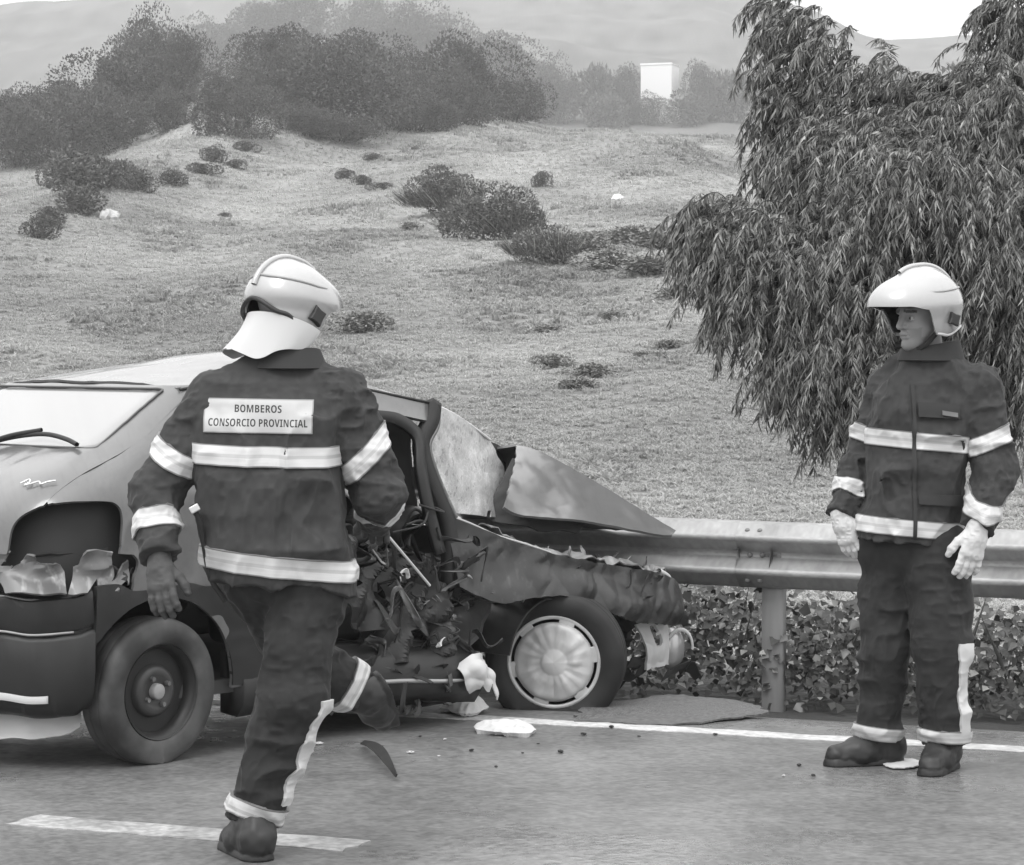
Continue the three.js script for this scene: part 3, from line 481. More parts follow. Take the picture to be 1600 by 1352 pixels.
    const bg = extrudeAlong(prof, P3, fr), bq = bg.attributes.position; for (let i = 0; i < bq.count; i++) { const x = bq.getX(i), y = bq.getY(i), z = bq.getZ(i), k = 0.010 * noise(z * 5 + x * 4, y * 6, 4) + 0.006 * (0.4 - Math.abs(noise(z * 13 + x * 9, y * 9, 2))); bq.setXYZ(i, x - k, y + 0.4 * k, z + 0.3 * k); } bg.computeVertexNormals();
    const b = add('rear_bumper', toCreasedNormals(bg, 0.7), plastic);
    const stripAt = (n, i0, i1, y0, y1, o, m) => { const pp = P3.slice(i0, i1), g = extrudeAlong([[o, y0], [o + 0.008, y0 + 0.003], [o + 0.008, y1 - 0.003], [o, y1]], pp, i => fr(i + i0)); return add(n, g, m, b); };
    stripAt('trim_line', 0, 80, 0.521, 0.533, 0.042, grey(0.36, { roughness: 0.4 }));
    const lo = []; for (let i = 52; i <= 72; i++) { const [o] = fr(i); lo.push(P3[i].clone().addScaledVector(o, 0.058)); }
    stripAt('lower_lip', 50, 71, 0.275, 0.305, 0.048, white).userData.label = 'pale lower lip with its reflection put into the colour';  // pale tone paints the light reflected off the lower edge
    stripAt('scuff_rail', 20, 82, 0.648, 0.660, 0.044, grey(0.2, { roughness: 0.5 }));
  }
  add('bumper_end', sheet(shell(-0.004), NU, NV, { thick: 0.02, keep: (u, v, p) => Math.min(p.z - 0.5, 0.665 - p.y + 0.02 * noise(p.x * 9, 1, 2), arch(p), p.y - 0.26, p.x + 0.30), dent: dent(0.006, 7, 3) }), plastic);
  add('added_bright_panel', sheet(patchMap([[[-0.44, 0.262, -0.10], [-0.40, 0.255, 0.36], [-0.31, 0.25, 0.52], [-0.22, 0.235, 0.60]], [[-0.48, 0.14, -0.10], [-0.44, 0.145, 0.42], [-0.35, 0.15, 0.56], [-0.25, 0.165, 0.63]], [[-0.48, 0.085, -0.10], [-0.47, 0.09, 0.42], [-0.38, 0.10, 0.58], [-0.27, 0.125, 0.65]]]), 40, 20, { thick: 0.006, dent: dent(0.012, 8, 2), keep: (u, v) => 0.86 - v + 0.16 * noise(u * 7, 1, 5) }), pale).userData.label = 'pale panel added below the rear bumper for the bright ground there';  // added panel that catches the sky, stands for bright ground under the bumper
  // roof, buckled upwards
  const zc = [-0.575, -0.3, 0, 0.3, 0.575], roofY = [[0.245, 1.392, 1.412, 1.416, 1.412, 1.392], [0.55, 1.43, 1.455, 1.465, 1.462, 1.425], [0.88, 1.468, 1.50, 1.525, 1.522, 1.435], [1.15, 1.495, 1.51, 1.515, 1.485, 1.392], [1.38, 1.495, 1.485, 1.46, 1.415, 1.352], [1.575, 1.42, 1.40, 1.375, 1.345, 1.320]];
  const roofMap = patchMap(roofY.map(r => zc.map((z, i) => [r[0] + (i === 2 ? -0.02 : 0), r[i + 1], z])));
  add('roof', sheet(roofMap, 60, 80, { thick: 0.010, dent: dent(0.007, 4.5, 11) }), paint);
  add('roof_lining', sheet((u, v) => roofMap(u, v).add(V(0, -0.035, 0)), 30, 30, { thick: 0.006 }), dark);
  for (const s of [1, -1]) {
    const e = (v) => roofMap(s > 0 ? 1 : 0, v), rl = add('roof_rail', sheet((u, v) => { const p = e(v); return V(p.x, p.y - 0.004 - 0.085 * u - 0.004 * Math.sin(u * 3.14), p.z + s * (0.012 + 0.045 * u)); }, 8, 60, { thick: 0.016, dent: dent(0.004, 6, 4) }), paint);
    add('drip_channel', tube([0, 0.2, 0.4, 0.6, 0.8, 1].map(v => e(v).add(V(0, -0.008, s * 0.016))), 0.006, 50, 5), dark, rl);
  }
  // pillars and door frame
  const bar = (n, pts, w, d, m, p) => { const c = new THREE.CatmullRomCurve3(pts.map(L3)), N = 28, q = c.getPoints(N); return add(n, extrudeAlong([[-w / 2, -d / 2], [w / 2, -d / 2], [w / 2, d / 2], [-w / 2, d / 2]], q, i => { const t = c.getTangent(i / N), a = V(0, 0, 1).cross(t).normalize(); return [a, t.clone().cross(a).normalize()]; }), m, p); };
  bar('windscreen_pillar', [[1.58, 1.315, 0.585], [1.545, 1.25, 0.61], [1.455, 1.15, 0.645], [1.455, 1.05, 0.67], [1.50, 0.93, 0.69], [1.55, 0.82, 0.70], [1.56, 0.55, 0.71]], 0.055, 0.05, dark);
  bar('pillar_trim', [[1.60, 1.30, 0.60], [1.565, 1.22, 0.63], [1.485, 1.14, 0.665], [1.492, 1.05, 0.69], [1.54, 0.93, 0.71], [1.585, 0.84, 0.72]], 0.012, 0.012, bare);
  bar('door_frame', [[1.20, 1.27, 0.63], [1.33, 1.25, 0.64], [1.42, 1.18, 0.66], [1.40, 1.05, 0.70], [1.42, 0.90, 0.72], [1.47, 0.70, 0.74]], 0.045, 0.03, plastic);
  bar('windscreen_pillar', [[1.58, 1.41, -0.585], [1.62, 1.2, -0.64], [1.72, 0.95, -0.69], [1.75, 0.8, -0.70]], 0.055, 0.05, dark);
  bar('centre_pillar', [[0.70, 1.36, 0.61], [0.68, 1.1, 0.70], [0.68, 0.8, 0.76], [0.68, 0.3, 0.76]], 0.10, 0.05, paint); bar('centre_pillar', [[0.70, 1.38, -0.61], [0.68, 1.1, -0.70], [0.68, 0.8, -0.76], [0.68, 0.3, -0.76]], 0.10, 0.05, paint);
  add('side_door', sheet(patchMap([[[0.72, 0.95, -0.765], [1.2, 0.94, -0.765], [1.72, 0.90, -0.74]], [[0.72, 0.6, -0.80], [1.2, 0.6, -0.80], [1.72, 0.58, -0.78]], [[0.72, 0.25, -0.77], [1.2, 0.25, -0.77], [1.72, 0.25, -0.76]]]), 24, 16, { thick: 0.02, dent: dent(0.01, 4, 2) }), paint);
  add('side_window', sheet(patchMap([[[0.76, 1.37, -0.62], [1.2, 1.41, -0.615], [1.56, 1.38, -0.60]], [[0.76, 0.95, -0.745], [1.2, 0.94, -0.745], [1.68, 0.91, -0.72]]]), 20, 10, { thick: 0.006 }), grey(0.02, { roughness: 0.15 }));  // opaque near-black pane, the dark of the cabin put into its colour
  // windscreen: crazed laminated glass hanging out of its frame
  {
    const n = 512, R = rng(9), pts = []; for (let i = 0; i < 500; i++) pts.push([R(), R()]);
    const grid = Array.from({ length: 400 }, () => []); pts.forEach(p => grid[Math.floor(p[1] * 20) * 20 + Math.floor(p[0] * 20)].push(p));
    const crack = noiseTex(n, (u, v) => { let a = 9, b = 9; const gx = Math.floor(u * 20), gy = Math.floor(v * 20); for (let j = -2; j <= 2; j++) for (let i = -2; i <= 2; i++) { const cx = (gx + i + 20) % 20, cy = (gy + j + 20) % 20; for (const p of grid[cy * 20 + cx]) { let dx = Math.abs(p[0] - u), dy = Math.abs(p[1] - v); dx = Math.min(dx, 1 - dx); dy = Math.min(dy, 1 - dy); const d = Math.hypot(dx, dy); if (d < a) { b = a; a = d; } else if (d < b) b = d; } } const e = b - a; return clamp(0.80 + 0.14 * tnoise(u, v, 6, 5, 5) + (e < 0.005 ? 0.08 : 0) - (tnoise(u, v, 20, 7, 3) > 0.33 ? 0.12 : 0), 0.1, 1); }, 3.1);
    const m = patchMap([[[1.57, 1.31, 0.57], [1.78, 1.275, 0.45], [2.03, 1.215, 0.32], [2.30, 1.125, 0.20]], [[1.47, 1.14, 0.64], [1.75, 1.11, 0.52], [2.06, 1.06, 0.36], [2.44, 1.00, 0.15]], [[1.50, 0.99, 0.68], [1.75, 0.97, 0.58], [2.05, 0.94, 0.42], [2.48, 0.93, 0.13]], [[1.53, 0.87, 0.70], [1.75, 0.84, 0.62], [1.95, 0.82, 0.52], [2.17, 0.80, 0.40]]]);
    const ws = add('windscreen', sheet(m, 60, 50, { thick: 0.006, keep: (u, v) => Math.min(1 - u - 0.03 + 0.05 * noise(v * 9, 2, 1) - (v > 0.72 ? 0.12 * Math.abs(noise(v * 22, 1, 6)) : 0), v > 0.9 ? 0.16 + 0.3 * noise(u * 14, v * 3, 2) : 1), dent: dent(0.012, 5, 6) }), phys(0.66, { roughness: 0.5, clearcoat: 0.3, map: crack })); ws.userData.label = 'crazed white windscreen glass hanging from its frame';
    add('glass_edge', tube([0, 0.25, 0.5, 0.75, 1].map(u => m(u * 0.97, 0).add(V(0, 0.004, 0))), 0.007, 40, 5), grey(0.75, { roughness: 0.4 }), ws);
  }
  add('cabin_shade_sheet', sheet(patchMap([[[1.56, 1.40, -0.58], [1.55, 1.37, 0], [1.53, 1.31, 0.50]], [[1.58, 1.1, -0.62], [1.56, 1.12, 0], [1.56, 1.10, 0.48]], [[1.62, 0.80, -0.66], [1.60, 0.80, 0], [1.58, 0.80, 0.50]]]), 30, 24, { thick: 0.008, dent: dent(0.04, 5, 8) }), carpet);  // added dark sheet standing in for the shade inside the cabin
  // bonnet: folded into a tent
  {
    const near = patchMap([[[1.97, 0.862, 0.60], [2.20, 0.975, 0.41], [2.46, 1.095, 0.19]], [[2.10, 0.815, 0.61], [2.37, 0.93, 0.43], [2.58, 1.055, 0.25]], [[2.52, 0.765, 0.59], [2.68, 0.84, 0.46], [2.85, 0.905, 0.34]], [[3.10, 0.672, 0.56], [3.14, 0.680, 0.53], [3.19, 0.688, 0.50]]]);
    const far = patchMap([[[2.46, 1.095, 0.19], [2.42, 1.04, -0.2], [2.30, 0.92, -0.62]], [[2.58, 1.055, 0.25], [2.55, 0.98, -0.15], [2.45, 0.87, -0.62]], [[2.85, 0.905, 0.34], [2.82, 0.85, -0.1], [2.75, 0.78, -0.62]], [[3.19, 0.688, 0.50], [3.17, 0.68, 0.0], [3.1, 0.66, -0.6]]]);
    const bn = add('bonnet', sheet(near, 40, 60, { thick: 0.012, dent: dent(0.006, 6, 1), keep: (u, v) => v - 0.02 - 0.03 * Math.abs(noise(u * 9, 3, 1)) }), paint);
    add('bonnet_fold', sheet(far, 40, 50, { thick: 0.012, dent: dent(0.012, 5, 4) }), paint, bn);
    add('bonnet_edge_highlight', tube([0.02, 0.25, 0.5, 0.75, 1].map(v => near(1, v).add(V(0, 0.004, 0))), 0.006, 40, 5), pale, bn);  // pale bead painting the lit upper edge of the fold
    add('bonnet_lining', sheet((u, v) => near(u, v).lerp(far(1 - u, v), 0.12).add(V(-0.02, -0.05, 0)), 24, 24, { thick: 0.01, dent: dent(0.02, 8, 3), keep: (u, v) => 0.7 - v }), carpet, bn);
    add('gap_shade_sheet', sheet(patchMap([[[2.24, 1.13, 0.10], [2.40, 1.12, 0.08], [2.56, 1.06, 0.02]], [[2.22, 1.0, 0.14], [2.4, 1.0, 0.1], [2.55, 0.98, 0.05]], [[2.2, 0.84, 0.2], [2.38, 0.84, 0.16], [2.5, 0.82, 0.1]]]), 16, 14, { thick: 0.01, dent: dent(0.03, 8, 8) }), black);  // added black sheet, gives the gap between glass and bonnet its darkness
  }
  // right front wing: pushed down at the nose, dented all over
  {
    const w = patchMap([
      [[1.53, 0.855, 0.69], [1.77, 0.772, 0.72], [2.01, 0.692, 0.745], [2.29, 0.625, 0.755], [2.64, 0.572, 0.725], [2.91, 0.515, 0.685], [3.06, 0.42, 0.61]],
      [[1.54, 0.78, 0.70], [1.77, 0.70, 0.725], [2.01, 0.63, 0.75], [2.29, 0.575, 0.758], [2.62, 0.51, 0.74], [2.90, 0.45, 0.70], [3.09, 0.37, 0.625]],
      [[1.55, 0.66, 0.73], [1.76, 0.60, 0.75], [1.98, 0.565, 0.785], [2.25, 0.52, 0.80], [2.58, 0.43, 0.785], [2.88, 0.37, 0.73], [3.09, 0.33, 0.655]],
      [[1.56, 0.55, 0.755], [1.76, 0.475, 0.78], [1.96, 0.488, 0.805], [2.20, 0.472, 0.815], [2.52, 0.36, 0.79], [2.86, 0.305, 0.73], [3.07, 0.295, 0.655]]]);
    const c1 = crush(0.016, 3.4), c2 = crush(0.009, 11), cr = p => c1(p) + c2(p), crumple = p => 0.012 * noise(p.x * 5, p.y * 8, 3) + cr(p) * sst(1.55, 1.85, p.x);
    const wing = add('front_wing', crisp(sheet(w, 150, 60, { thick: 0.012, keep: (u, v, p) => Math.min(se((u - 0.955) / 0.030, (v - 0.42) / 0.30, 3), u > 0.06 && u < 0.62 ? 0.92 + noise(u * 17, v * 3.2, 14) : 1, 0.985 - u + 0.02 * noise(v * 12, 4, 4), 0.99 - v + 0.02 * noise(u * 30, 1, 1)), dent: crumple }), 0.28), wingDark); wing.userData.label = 'dark dented front wing with an empty lamp hole';
    add('wing_edge_highlight', tube([0.01, 0.1, 0.2, 0.3, 0.40].map((u, i) => w(u, 0).add(V(0, 0.004 + 0.005 * Math.sin(i * 2.4), -0.004))), 0.0065, 60, 5), grey(0.4, { roughness: 0.4, metalness: 0.3 }), wing);  // pale tube painting the highlight along the top of the wing
    add('nose_lip', tube([0.80, 0.87, 0.93, 0.985].map(u => w(u, 0).add(V(0.012, 0.012, -0.01))), 0.014, 24, 6), grey(0.55, { roughness: 0.45 }), wing);
    add('inner_wing', crisp(sheet((u, v) => { const p = w(lerp(0.18, 0.95, u), 0); return V(p.x + 0.02 * Math.sin(u * 30), p.y + 0.015 - 0.10 * v * v + 0.045 * Math.abs(noise(u * 14, v * 4, 2)) * Math.sin(v * 3.1), p.z - 0.01 - 0.22 * v); }, 80, 20, { thick: 0.006, dent: crush(0.022, 12) }), 0.2), bare, wing);
    for (let k = 0; k < 30; k++) {                                    // shards standing up along the torn top edge
      const u = 0.16 + 0.78 * hash3(k, 2, 5), p = w(u, 0), l = 0.03 + 0.09 * hash3(k, 4, 9), wd = 0.03 + 0.06 * hash3(k, 6, 1), a = (hash3(k, 8, 2) - 0.5) * 2.2, q = 0.7 * hash3(k, 1, 7);
      add('metal_shard', crisp(sheet((s, t) => V(p.x + (s - 0.5) * wd * (1 - 0.85 * t) + l * t * Math.sin(a), p.y - 0.01 + l * t * Math.cos(a) * (1 - q * t), p.z - 0.02 - 0.10 * hash3(k, 3, 3) - 0.06 * t * q), 4, 5, { thick: 0.004, dent: crush(0.010, 25) }), 0.3), [bare, wingDark, plastic, paint][k % 4], wing);
    }
    add('wheel_arch_liner', sheet((u, v) => { const a = lerp(0.15, 2.95, u); return V(2.14 + 0.315 * Math.cos(a), 0.20 + 0.285 * Math.sin(a), lerp(0.40, 0.775, v)); }, 30, 8, { thick: 0.008, keep: (u, v, p) => p.y - 0.12, dent: dent(0.012, 7, 2) }), plastic);
  }
  add('left_wing', sheet(patchMap([[[1.72, 0.90, -0.72], [2.3, 0.82, -0.72], [3.0, 0.66, -0.68]], [[1.72, 0.6, -0.79], [2.3, 0.6, -0.79], [3.05, 0.5, -0.72]], [[1.72, 0.28, -0.77], [2.3, 0.5, -0.78], [3.05, 0.32, -0.70]]]), 30, 14, { thick: 0.012, dent: dent(0.02, 5, 3) }), paint);

  // wheels
  function tyreGeo(R, r, w, flat) {
    const p = []; for (const [x, y] of [[r, -w * 0.40], [r + 0.012, -w * 0.46], [lerp(r, R, 0.5), -w * 0.53], [R - 0.016, -w * 0.48], [R - 0.004, -w * 0.40], [R, -w * 0.3], [R, -w * 0.17], [R - 0.006, -w * 0.155], [R - 0.006, -w * 0.135], [R, -w * 0.12], [R, w * 0.12], [R - 0.006, w * 0.135], [R - 0.006, w * 0.155], [R, w * 0.17], [R, w * 0.3], [R - 0.004, w * 0.40], [R - 0.016, w * 0.48], [lerp(r, R, 0.5), w * 0.53], [r + 0.012, w * 0.46], [r, w * 0.40]]) p.push(new THREE.Vector2(x, y));
    const g = new THREE.LatheGeometry(p, 72).rotateX(Math.PI / 2), q = g.attributes.position;
    if (flat) for (let i = 0; i < q.count; i++) { const y = q.getY(i), f = -R + flat; if (y < f) { q.setY(i, f + (y - f) * 0.05); q.setZ(i, q.getZ(i) * (1 + 1.6 * (f - y) / flat * 0.35)); q.setX(i, q.getX(i) * 1.04); } }
    g.computeVertexNormals(); return g;
  }
  const wheelG = (name, x, y, z, ry, rx) => { const g = new THREE.Group(); g.name = name; g.position.set(x, y, z); g.rotation.set(rx, ry, 0, 'YXZ'); car.add(g); return g; };
  const tyreMat = grey(0.026, { roughness: 0.72, map: noiseTex(256, (u, v) => 0.75 + 0.35 * tnoise(u, v, 10, 51, 4)) }), dusty = grey(0.105, { roughness: 0.8, map: noiseTex(256, (u, v) => 0.75 + 0.4 * tnoise(u, v, 10, 53, 4)) });
  function steelRim(g) {
    add('tyre', tyreGeo(0.275, 0.178, 0.165, 0.012), dusty, g);
    const rim = add('rim', new THREE.LatheGeometry([[0.178, 0.072], [0.182, 0.066], [0.178, 0.058], [0.160, 0.050], [0.156, 0.02], [0.150, -0.03], [0.172, -0.06], [0.178, -0.072]].map(a => new THREE.Vector2(...a)), 56).rotateX(Math.PI / 2), grey(0.028, { roughness: 0.45, metalness: 0.3 }), g);
    const sh = new THREE.Shape(); sh.absarc(0, 0, 0.157, 0, 6.283); for (let k = 0; k < 12; k++) { const h = new THREE.Path(), a = k / 12 * 6.283; h.absellipse(Math.cos(a) * 0.122, Math.sin(a) * 0.122, 0.011, 0.016, 0, 6.283, true, a + 1.57); sh.holes.push(h); }
    add('disc', new THREE.ExtrudeGeometry(sh, { depth: 0.010, bevelEnabled: true, bevelSize: 0.003, bevelThickness: 0.003, bevelSegments: 2, curveSegments: 40 }).translate(0, 0, 0.004), grey(0.028, { roughness: 0.45, metalness: 0.3 }), rim);
    add('disc_rise', new THREE.LatheGeometry([[0.102, 0.014], [0.094, 0.036], [0.080, 0.046], [0.060, 0.044], [0.044, 0.034], [0.0, 0.034]].map(a => new THREE.Vector2(...a)), 48).rotateX(Math.PI / 2), grey(0.06, { roughness: 0.45, metalness: 0.3 }), rim);
    add('centre_cap', new THREE.LatheGeometry([[0.030, 0.030], [0.030, 0.056], [0.024, 0.062], [0, 0.064]].map(a => new THREE.Vector2(...a)), 24).rotateX(Math.PI / 2), grey(0.30, { roughness: 0.5 }), rim);
    for (let k = 0; k < 4; k++) { const a = k * 1.571 + 0.5; add('lug_nut', new THREE.CylinderGeometry(0.009, 0.010, 0.018, 6).rotateX(Math.PI / 2).translate(Math.cos(a) * 0.056, Math.sin(a) * 0.056, 0.05), bare, rim); }
  }
  const rw = wheelG('rear_wheel', 0.0, 0.268, 0.715, 0.08, 0.03); steelRim(rw);
  const rl = wheelG('rear_wheel', 0.0, 0.268, -0.70, Math.PI, 0); add('tyre', tyreGeo(0.275, 0.178, 0.165, 0.012), dusty, rl); add('rim', new THREE.LatheGeometry([[0.178, 0.07], [0.15, 0.04], [0.06, 0.05], [0, 0.05]].map(a => new THREE.Vector2(...a)), 32).rotateX(Math.PI / 2), dark, rl);
  const fl = wheelG('front_wheel', 2.15, 0.255, -0.68, Math.PI, 0); add('tyre', tyreGeo(0.262, 0.175, 0.165, 0.02), tyreMat, fl); add('rim', new THREE.LatheGeometry([[0.178, 0.07], [0.15, 0.04], [0.06, 0.05], [0, 0.05]].map(a => new THREE.Vector2(...a)), 32).rotateX(Math.PI / 2), dark, fl);
  const fw = wheelG('front_wheel', 2.20, 0.203, 0.70, -0.92, 0.06); fw.scale.setScalar(1.06);
  add('tyre', tyreGeo(0.284, 0.190, 0.205, 0.094), tyreMat, fw); add('rim', new THREE.LatheGeometry([[0.194, 0.07], [0.186, 0.055], [0.170, 0.03], [0.15, 0.0], [0.0, 0.0]].map(a => new THREE.Vector2(...a)), 48).rotateX(Math.PI / 2), black, fw);
  {
    const capM = phys(0.74, { roughness: 0.4, metalness: 0.2, map: noiseTex(256, (u, v) => 0.85 + 0.25 * tnoise(u, v, 7, 57, 4)) }), hc = add('hubcap', new THREE.LatheGeometry([[0.163, 0.074], [0.160, 0.084], [0.150, 0.090], [0.140, 0.093], [0.125, 0.095], [0.11, 0.097], [0.095, 0.098], [0.08, 0.096], [0.06, 0.092], [0.05, 0.094], [0.045, 0.098], [0.02, 0.1], [0, 0.100]].map(a => new THREE.Vector2(...a)), 64).rotateX(Math.PI / 2), capM, fw);
    const q = hc.geometry.attributes.position; for (let i = 0; i < q.count; i++) q.setZ(i, q.getZ(i) + 0.005 * noise(q.getX(i) * 22, q.getY(i) * 22, 5) + 0.006 * lat(q.getX(i) * 26, q.getY(i) * 30) + 0.0025 * Math.cos(Math.atan2(q.getY(i), q.getX(i)) * 18) * sst(0.05, 0.1, Math.hypot(q.getX(i), q.getY(i)))); hc.geometry.computeVertexNormals();
    add('cap_ring', new THREE.TorusGeometry(0.184, 0.010, 8, 72).scale(1, 1, 0.8).translate(0, 0, 0.076), capM, hc);
    for (let k = 0; k < 6; k++) { const a = k * 1.047 + 0.2, s = new THREE.Shape(); for (const [r, d] of [[0.150, -0.20], [0.180, -0.17], [0.180, 0.17], [0.150, 0.20]]) { const x = Math.cos(a + d) * r, y = Math.sin(a + d) * r; s.curves.length || s.currentPoint.x ? s.lineTo(x, y) : s.moveTo(x, y); } add('cap_spoke', new THREE.ExtrudeGeometry(s, { depth: 0.008, bevelEnabled: true, bevelSize: 0.002, bevelThickness: 0.002, bevelSegments: 1 }).translate(0, 0, 0.072), capM, hc); }
  }
  // cabin: floor, seats, dashboard, steering wheel
  add('floor_pan', boxAt(2.0, 0.05, 1.44, 0.72, 0.25, 0), carpet); add('bulkhead', sheet((u, v) => V(1.78 + 0.10 * noise(u * 5, v * 5, 3), lerp(0.25, 0.78, v), lerp(-0.7, 0.62, u)), 20, 12, { thick: 0.02 }), paint);
  add('sill', extrudeAlong([[-0.08, -0.11], [0.02, -0.12], [0.06, -0.07], [0.07, 0.0], [0.05, 0.07], [-0.01, 0.12], [-0.08, 0.13]], [0.40, 0.7, 1.0, 1.25, 1.45, 1.64].map((x, i) => V(x, 0.25 - 0.05 * sst(0.9, 1.5, x) + 0.01 * Math.sin(i * 2), 0.72 + 0.03 * sst(0.9, 1.4, x))), () => [V(0, 0, 1), V(0, 1, 0)]), plastic);
  add('sill_trim', tube([[0.95, 0.215, 0.806], [1.2, 0.205, 0.812], [1.42, 0.185, 0.815], [1.55, 0.18, 0.81]].map(L3), 0.009, 24, 5), grey(0.32, { roughness: 0.5 }));
  for (const s of [1, -1]) { const st = add('seat', new RoundedBoxGeometry(0.48, 0.16, 0.46, 3, 0.05).translate(0.98, 0.42, s * 0.34), dark); add('backrest', new RoundedBoxGeometry(0.14, 0.58, 0.46, 3, 0.05).rotateZ(0.28).translate(0.68, 0.74, s * 0.34), dark, st); add('headrest', new RoundedBoxGeometry(0.08, 0.16, 0.25, 3, 0.035).translate(0.60, 1.12, s * 0.34), dark, st); }
  add('rear_seat', new RoundedBoxGeometry(0.16, 0.55, 1.2, 3, 0.05).rotateZ(0.3).translate(0.16, 0.78, 0), dark);
  add('dashboard', sheet(patchMap([[[1.36, 0.72, -0.66], [1.38, 0.74, 0], [1.40, 0.66, 0.58]], [[1.34, 0.84, -0.66], [1.36, 0.86, 0], [1.40, 0.80, 0.60]], [[1.46, 0.92, -0.66], [1.48, 0.93, 0], [1.52, 0.85, 0.62]], [[1.70, 0.90, -0.66], [1.75, 0.88, 0], [1.66, 0.80, 0.62]]]), 40, 24, { thick: 0.012, dent: dent(0.025, 6, 9) }), plastic);
  { const sw = add('steering_wheel', new THREE.TorusGeometry(0.175, 0.013, 10, 48, 5.4).rotateY(Math.PI / 2).rotateZ(0.45).translate(1.20, 0.82, 0.45), grey(0.30, { roughness: 0.45 })); add('hub', new RoundedBoxGeometry(0.05, 0.09, 0.14, 2, 0.02).rotateZ(0.45).translate(1.23, 0.81, 0.45), dark, sw); for (const a of [-0.9, 0.2, 1.3]) add('spoke', tube([V(1.22, 0.81, 0.45), V(1.20 + 0.06 * Math.sin(a), 0.82 + 0.15 * Math.sin(a), 0.45 + 0.165 * Math.cos(a))], 0.010, 4, 6), dark, sw); }
  // crumpled remains of the right door
  add('torn_door', crisp(sheet(patchMap([[[0.74, 0.93, 0.76], [1.0, 0.80, 0.70], [1.25, 0.72, 0.74], [1.50, 0.70, 0.68]], [[0.74, 0.70, 0.79], [1.0, 0.62, 0.74], [1.27, 0.60, 0.70], [1.52, 0.56, 0.73]], [[0.74, 0.45, 0.78], [1.0, 0.44, 0.80], [1.25, 0.40, 0.74], [1.5, 0.38, 0.76]], [[0.74, 0.28, 0.77], [1.0, 0.28, 0.80], [1.25, 0.27, 0.79], [1.5, 0.26, 0.74]]]), 60, 44, { thick: 0.008, dent: crush(0.045, 11), keep: (u, v, p) => 0.42 + 1.1 * noise(p.x * 7 + p.y * 2, p.y * 8, 4) - (p.x > 1.15 && p.y > 0.5 ? 0.3 : 0) })), plastic);
  // torn strips, brackets, pipes and wires spilling out of the cabin and the engine bay
  {
    const R = rng(404), mats = [plastic, dark, wingDark, bare, plastic, wingDark, black, dark];
    for (let k = 0; k < 170; k++) {
      const eng = k % 3 === 2, x = eng ? 1.75 + 1.25 * R() : 1.02 + 0.66 * R(), y = eng ? 0.40 + 0.28 * R() * (3.3 - x) / 1.2 : 0.10 + 0.70 * R(), z = eng ? 0.25 + 0.48 * R() : 0.50 + 0.33 * R(), L = 0.06 + 0.20 * R() * R(), w = 0.010 + 0.07 * R() * R() * R(), a = R() * 6.28, e = (R() - 0.5) * 2.2, b1 = R() * 6, b2 = 0.02 + 0.05 * R(), D = V(Math.cos(a) * Math.cos(e), Math.sin(e), Math.sin(a) * Math.cos(e)), U = V(R() - 0.5, R() - 0.2, R() - 0.5).cross(D).normalize(), N = D.clone().cross(U), m = mats[Math.floor(R() * mats.length)];
      add(k % 4 === 1 ? 'bent_bracket' : 'torn_strip', sheet((u, v) => V(x, y, z).addScaledVector(D, (u - 0.5) * L).addScaledVector(U, (v - 0.5) * w * (1 - 0.4 * u)).addScaledVector(N, b2 * Math.sin(u * 5 + b1) + 0.012 * Math.sin(v * 4 + u * 6)), 14, 4, { thick: 0.004 }), m);
    }
    for (let k = 0; k < 30; k++) {
      const eng = k % 3 === 0, p = V(eng ? 1.8 + 1.0 * R() : 1.15 + 0.5 * R(), eng ? 0.45 + 0.12 * R() : 0.3 + 0.55 * R(), 0.45 + 0.34 * R()), q = [p.clone()]; for (let i = 0; i < 4; i++) { p.add(V((R() - 0.5) * 0.22, (R() - 0.62) * 0.2, (R() - 0.45) * 0.12)); p.y = Math.max(0.05, p.y); p.z = Math.min(p.z, 0.83); q.push(p.clone()); }
      add('loose_wire', tube(q, 0.003 + 0.004 * R(), 24, 5), k % 2 ? black : dark);
    }
    add('loose_wire', tube([[1.12, 0.80, 0.80], [1.22, 0.70, 0.81], [1.34, 0.58, 0.82]].map(L3), 0.006, 16, 5), grey(0.45, { roughness: 0.5 }));
  }
  [[1.55, 0.62, 0.75, 0.09], [1.60, 0.56, 0.76, 0.06], [1.28, 0.50, 0.80, 0.07], [1.38, 0.33, 0.81, 0.06], [1.72, 0.50, 0.77, 0.10], [1.20, 0.62, 0.80, 0.05]].forEach(([x, y, z, l], k) => add('pale_scrap', crisp(sheet((u, v) => V(x + l * u, y + 0.4 * l * v * (1 - 0.5 * u) + 0.015 * Math.sin(u * 5 + k), z + 0.02 * v - 0.02 * u), 10, 6, { thick: 0.003, dent: crush(0.016, 22) }), 0.3), k % 2 ? pale : bare));
  add('airbag', sheet(patchMap([[[1.50, 0.24, 0.80], [1.56, 0.27, 0.82], [1.63, 0.27, 0.80], [1.68, 0.22, 0.78]], [[1.51, 0.20, 0.84], [1.57, 0.23, 0.87], [1.64, 0.20, 0.86], [1.69, 0.16, 0.82]], [[1.55, 0.12, 0.82], [1.60, 0.14, 0.85], [1.66, 0.10, 0.85], [1.70, 0.06, 0.82]]]), 30, 24, { thick: 0.006, dent: dent(0.025, 12, 4), keep: (u, v) => 0.80 - v + 0.45 * noise(u * 8, 2, 6) }), white).userData.label = 'scrap of white cloth hanging by the front wheel';
  // engine block and front remains
  add('engine_block', mergeGeometries([boxAt(0.42, 0.34, 0.44, 2.25, 0.38, -0.05, 0, 0.15, 0.05, 0.02), boxAt(0.30, 0.14, 0.36, 2.2, 0.58, -0.02, 0, 0.2, -0.1, 0.02), boxAt(0.2, 0.2, 0.3, 2.5, 0.34, 0.25, 0.2, 0.1, 0.3, 0.02)]), dark);
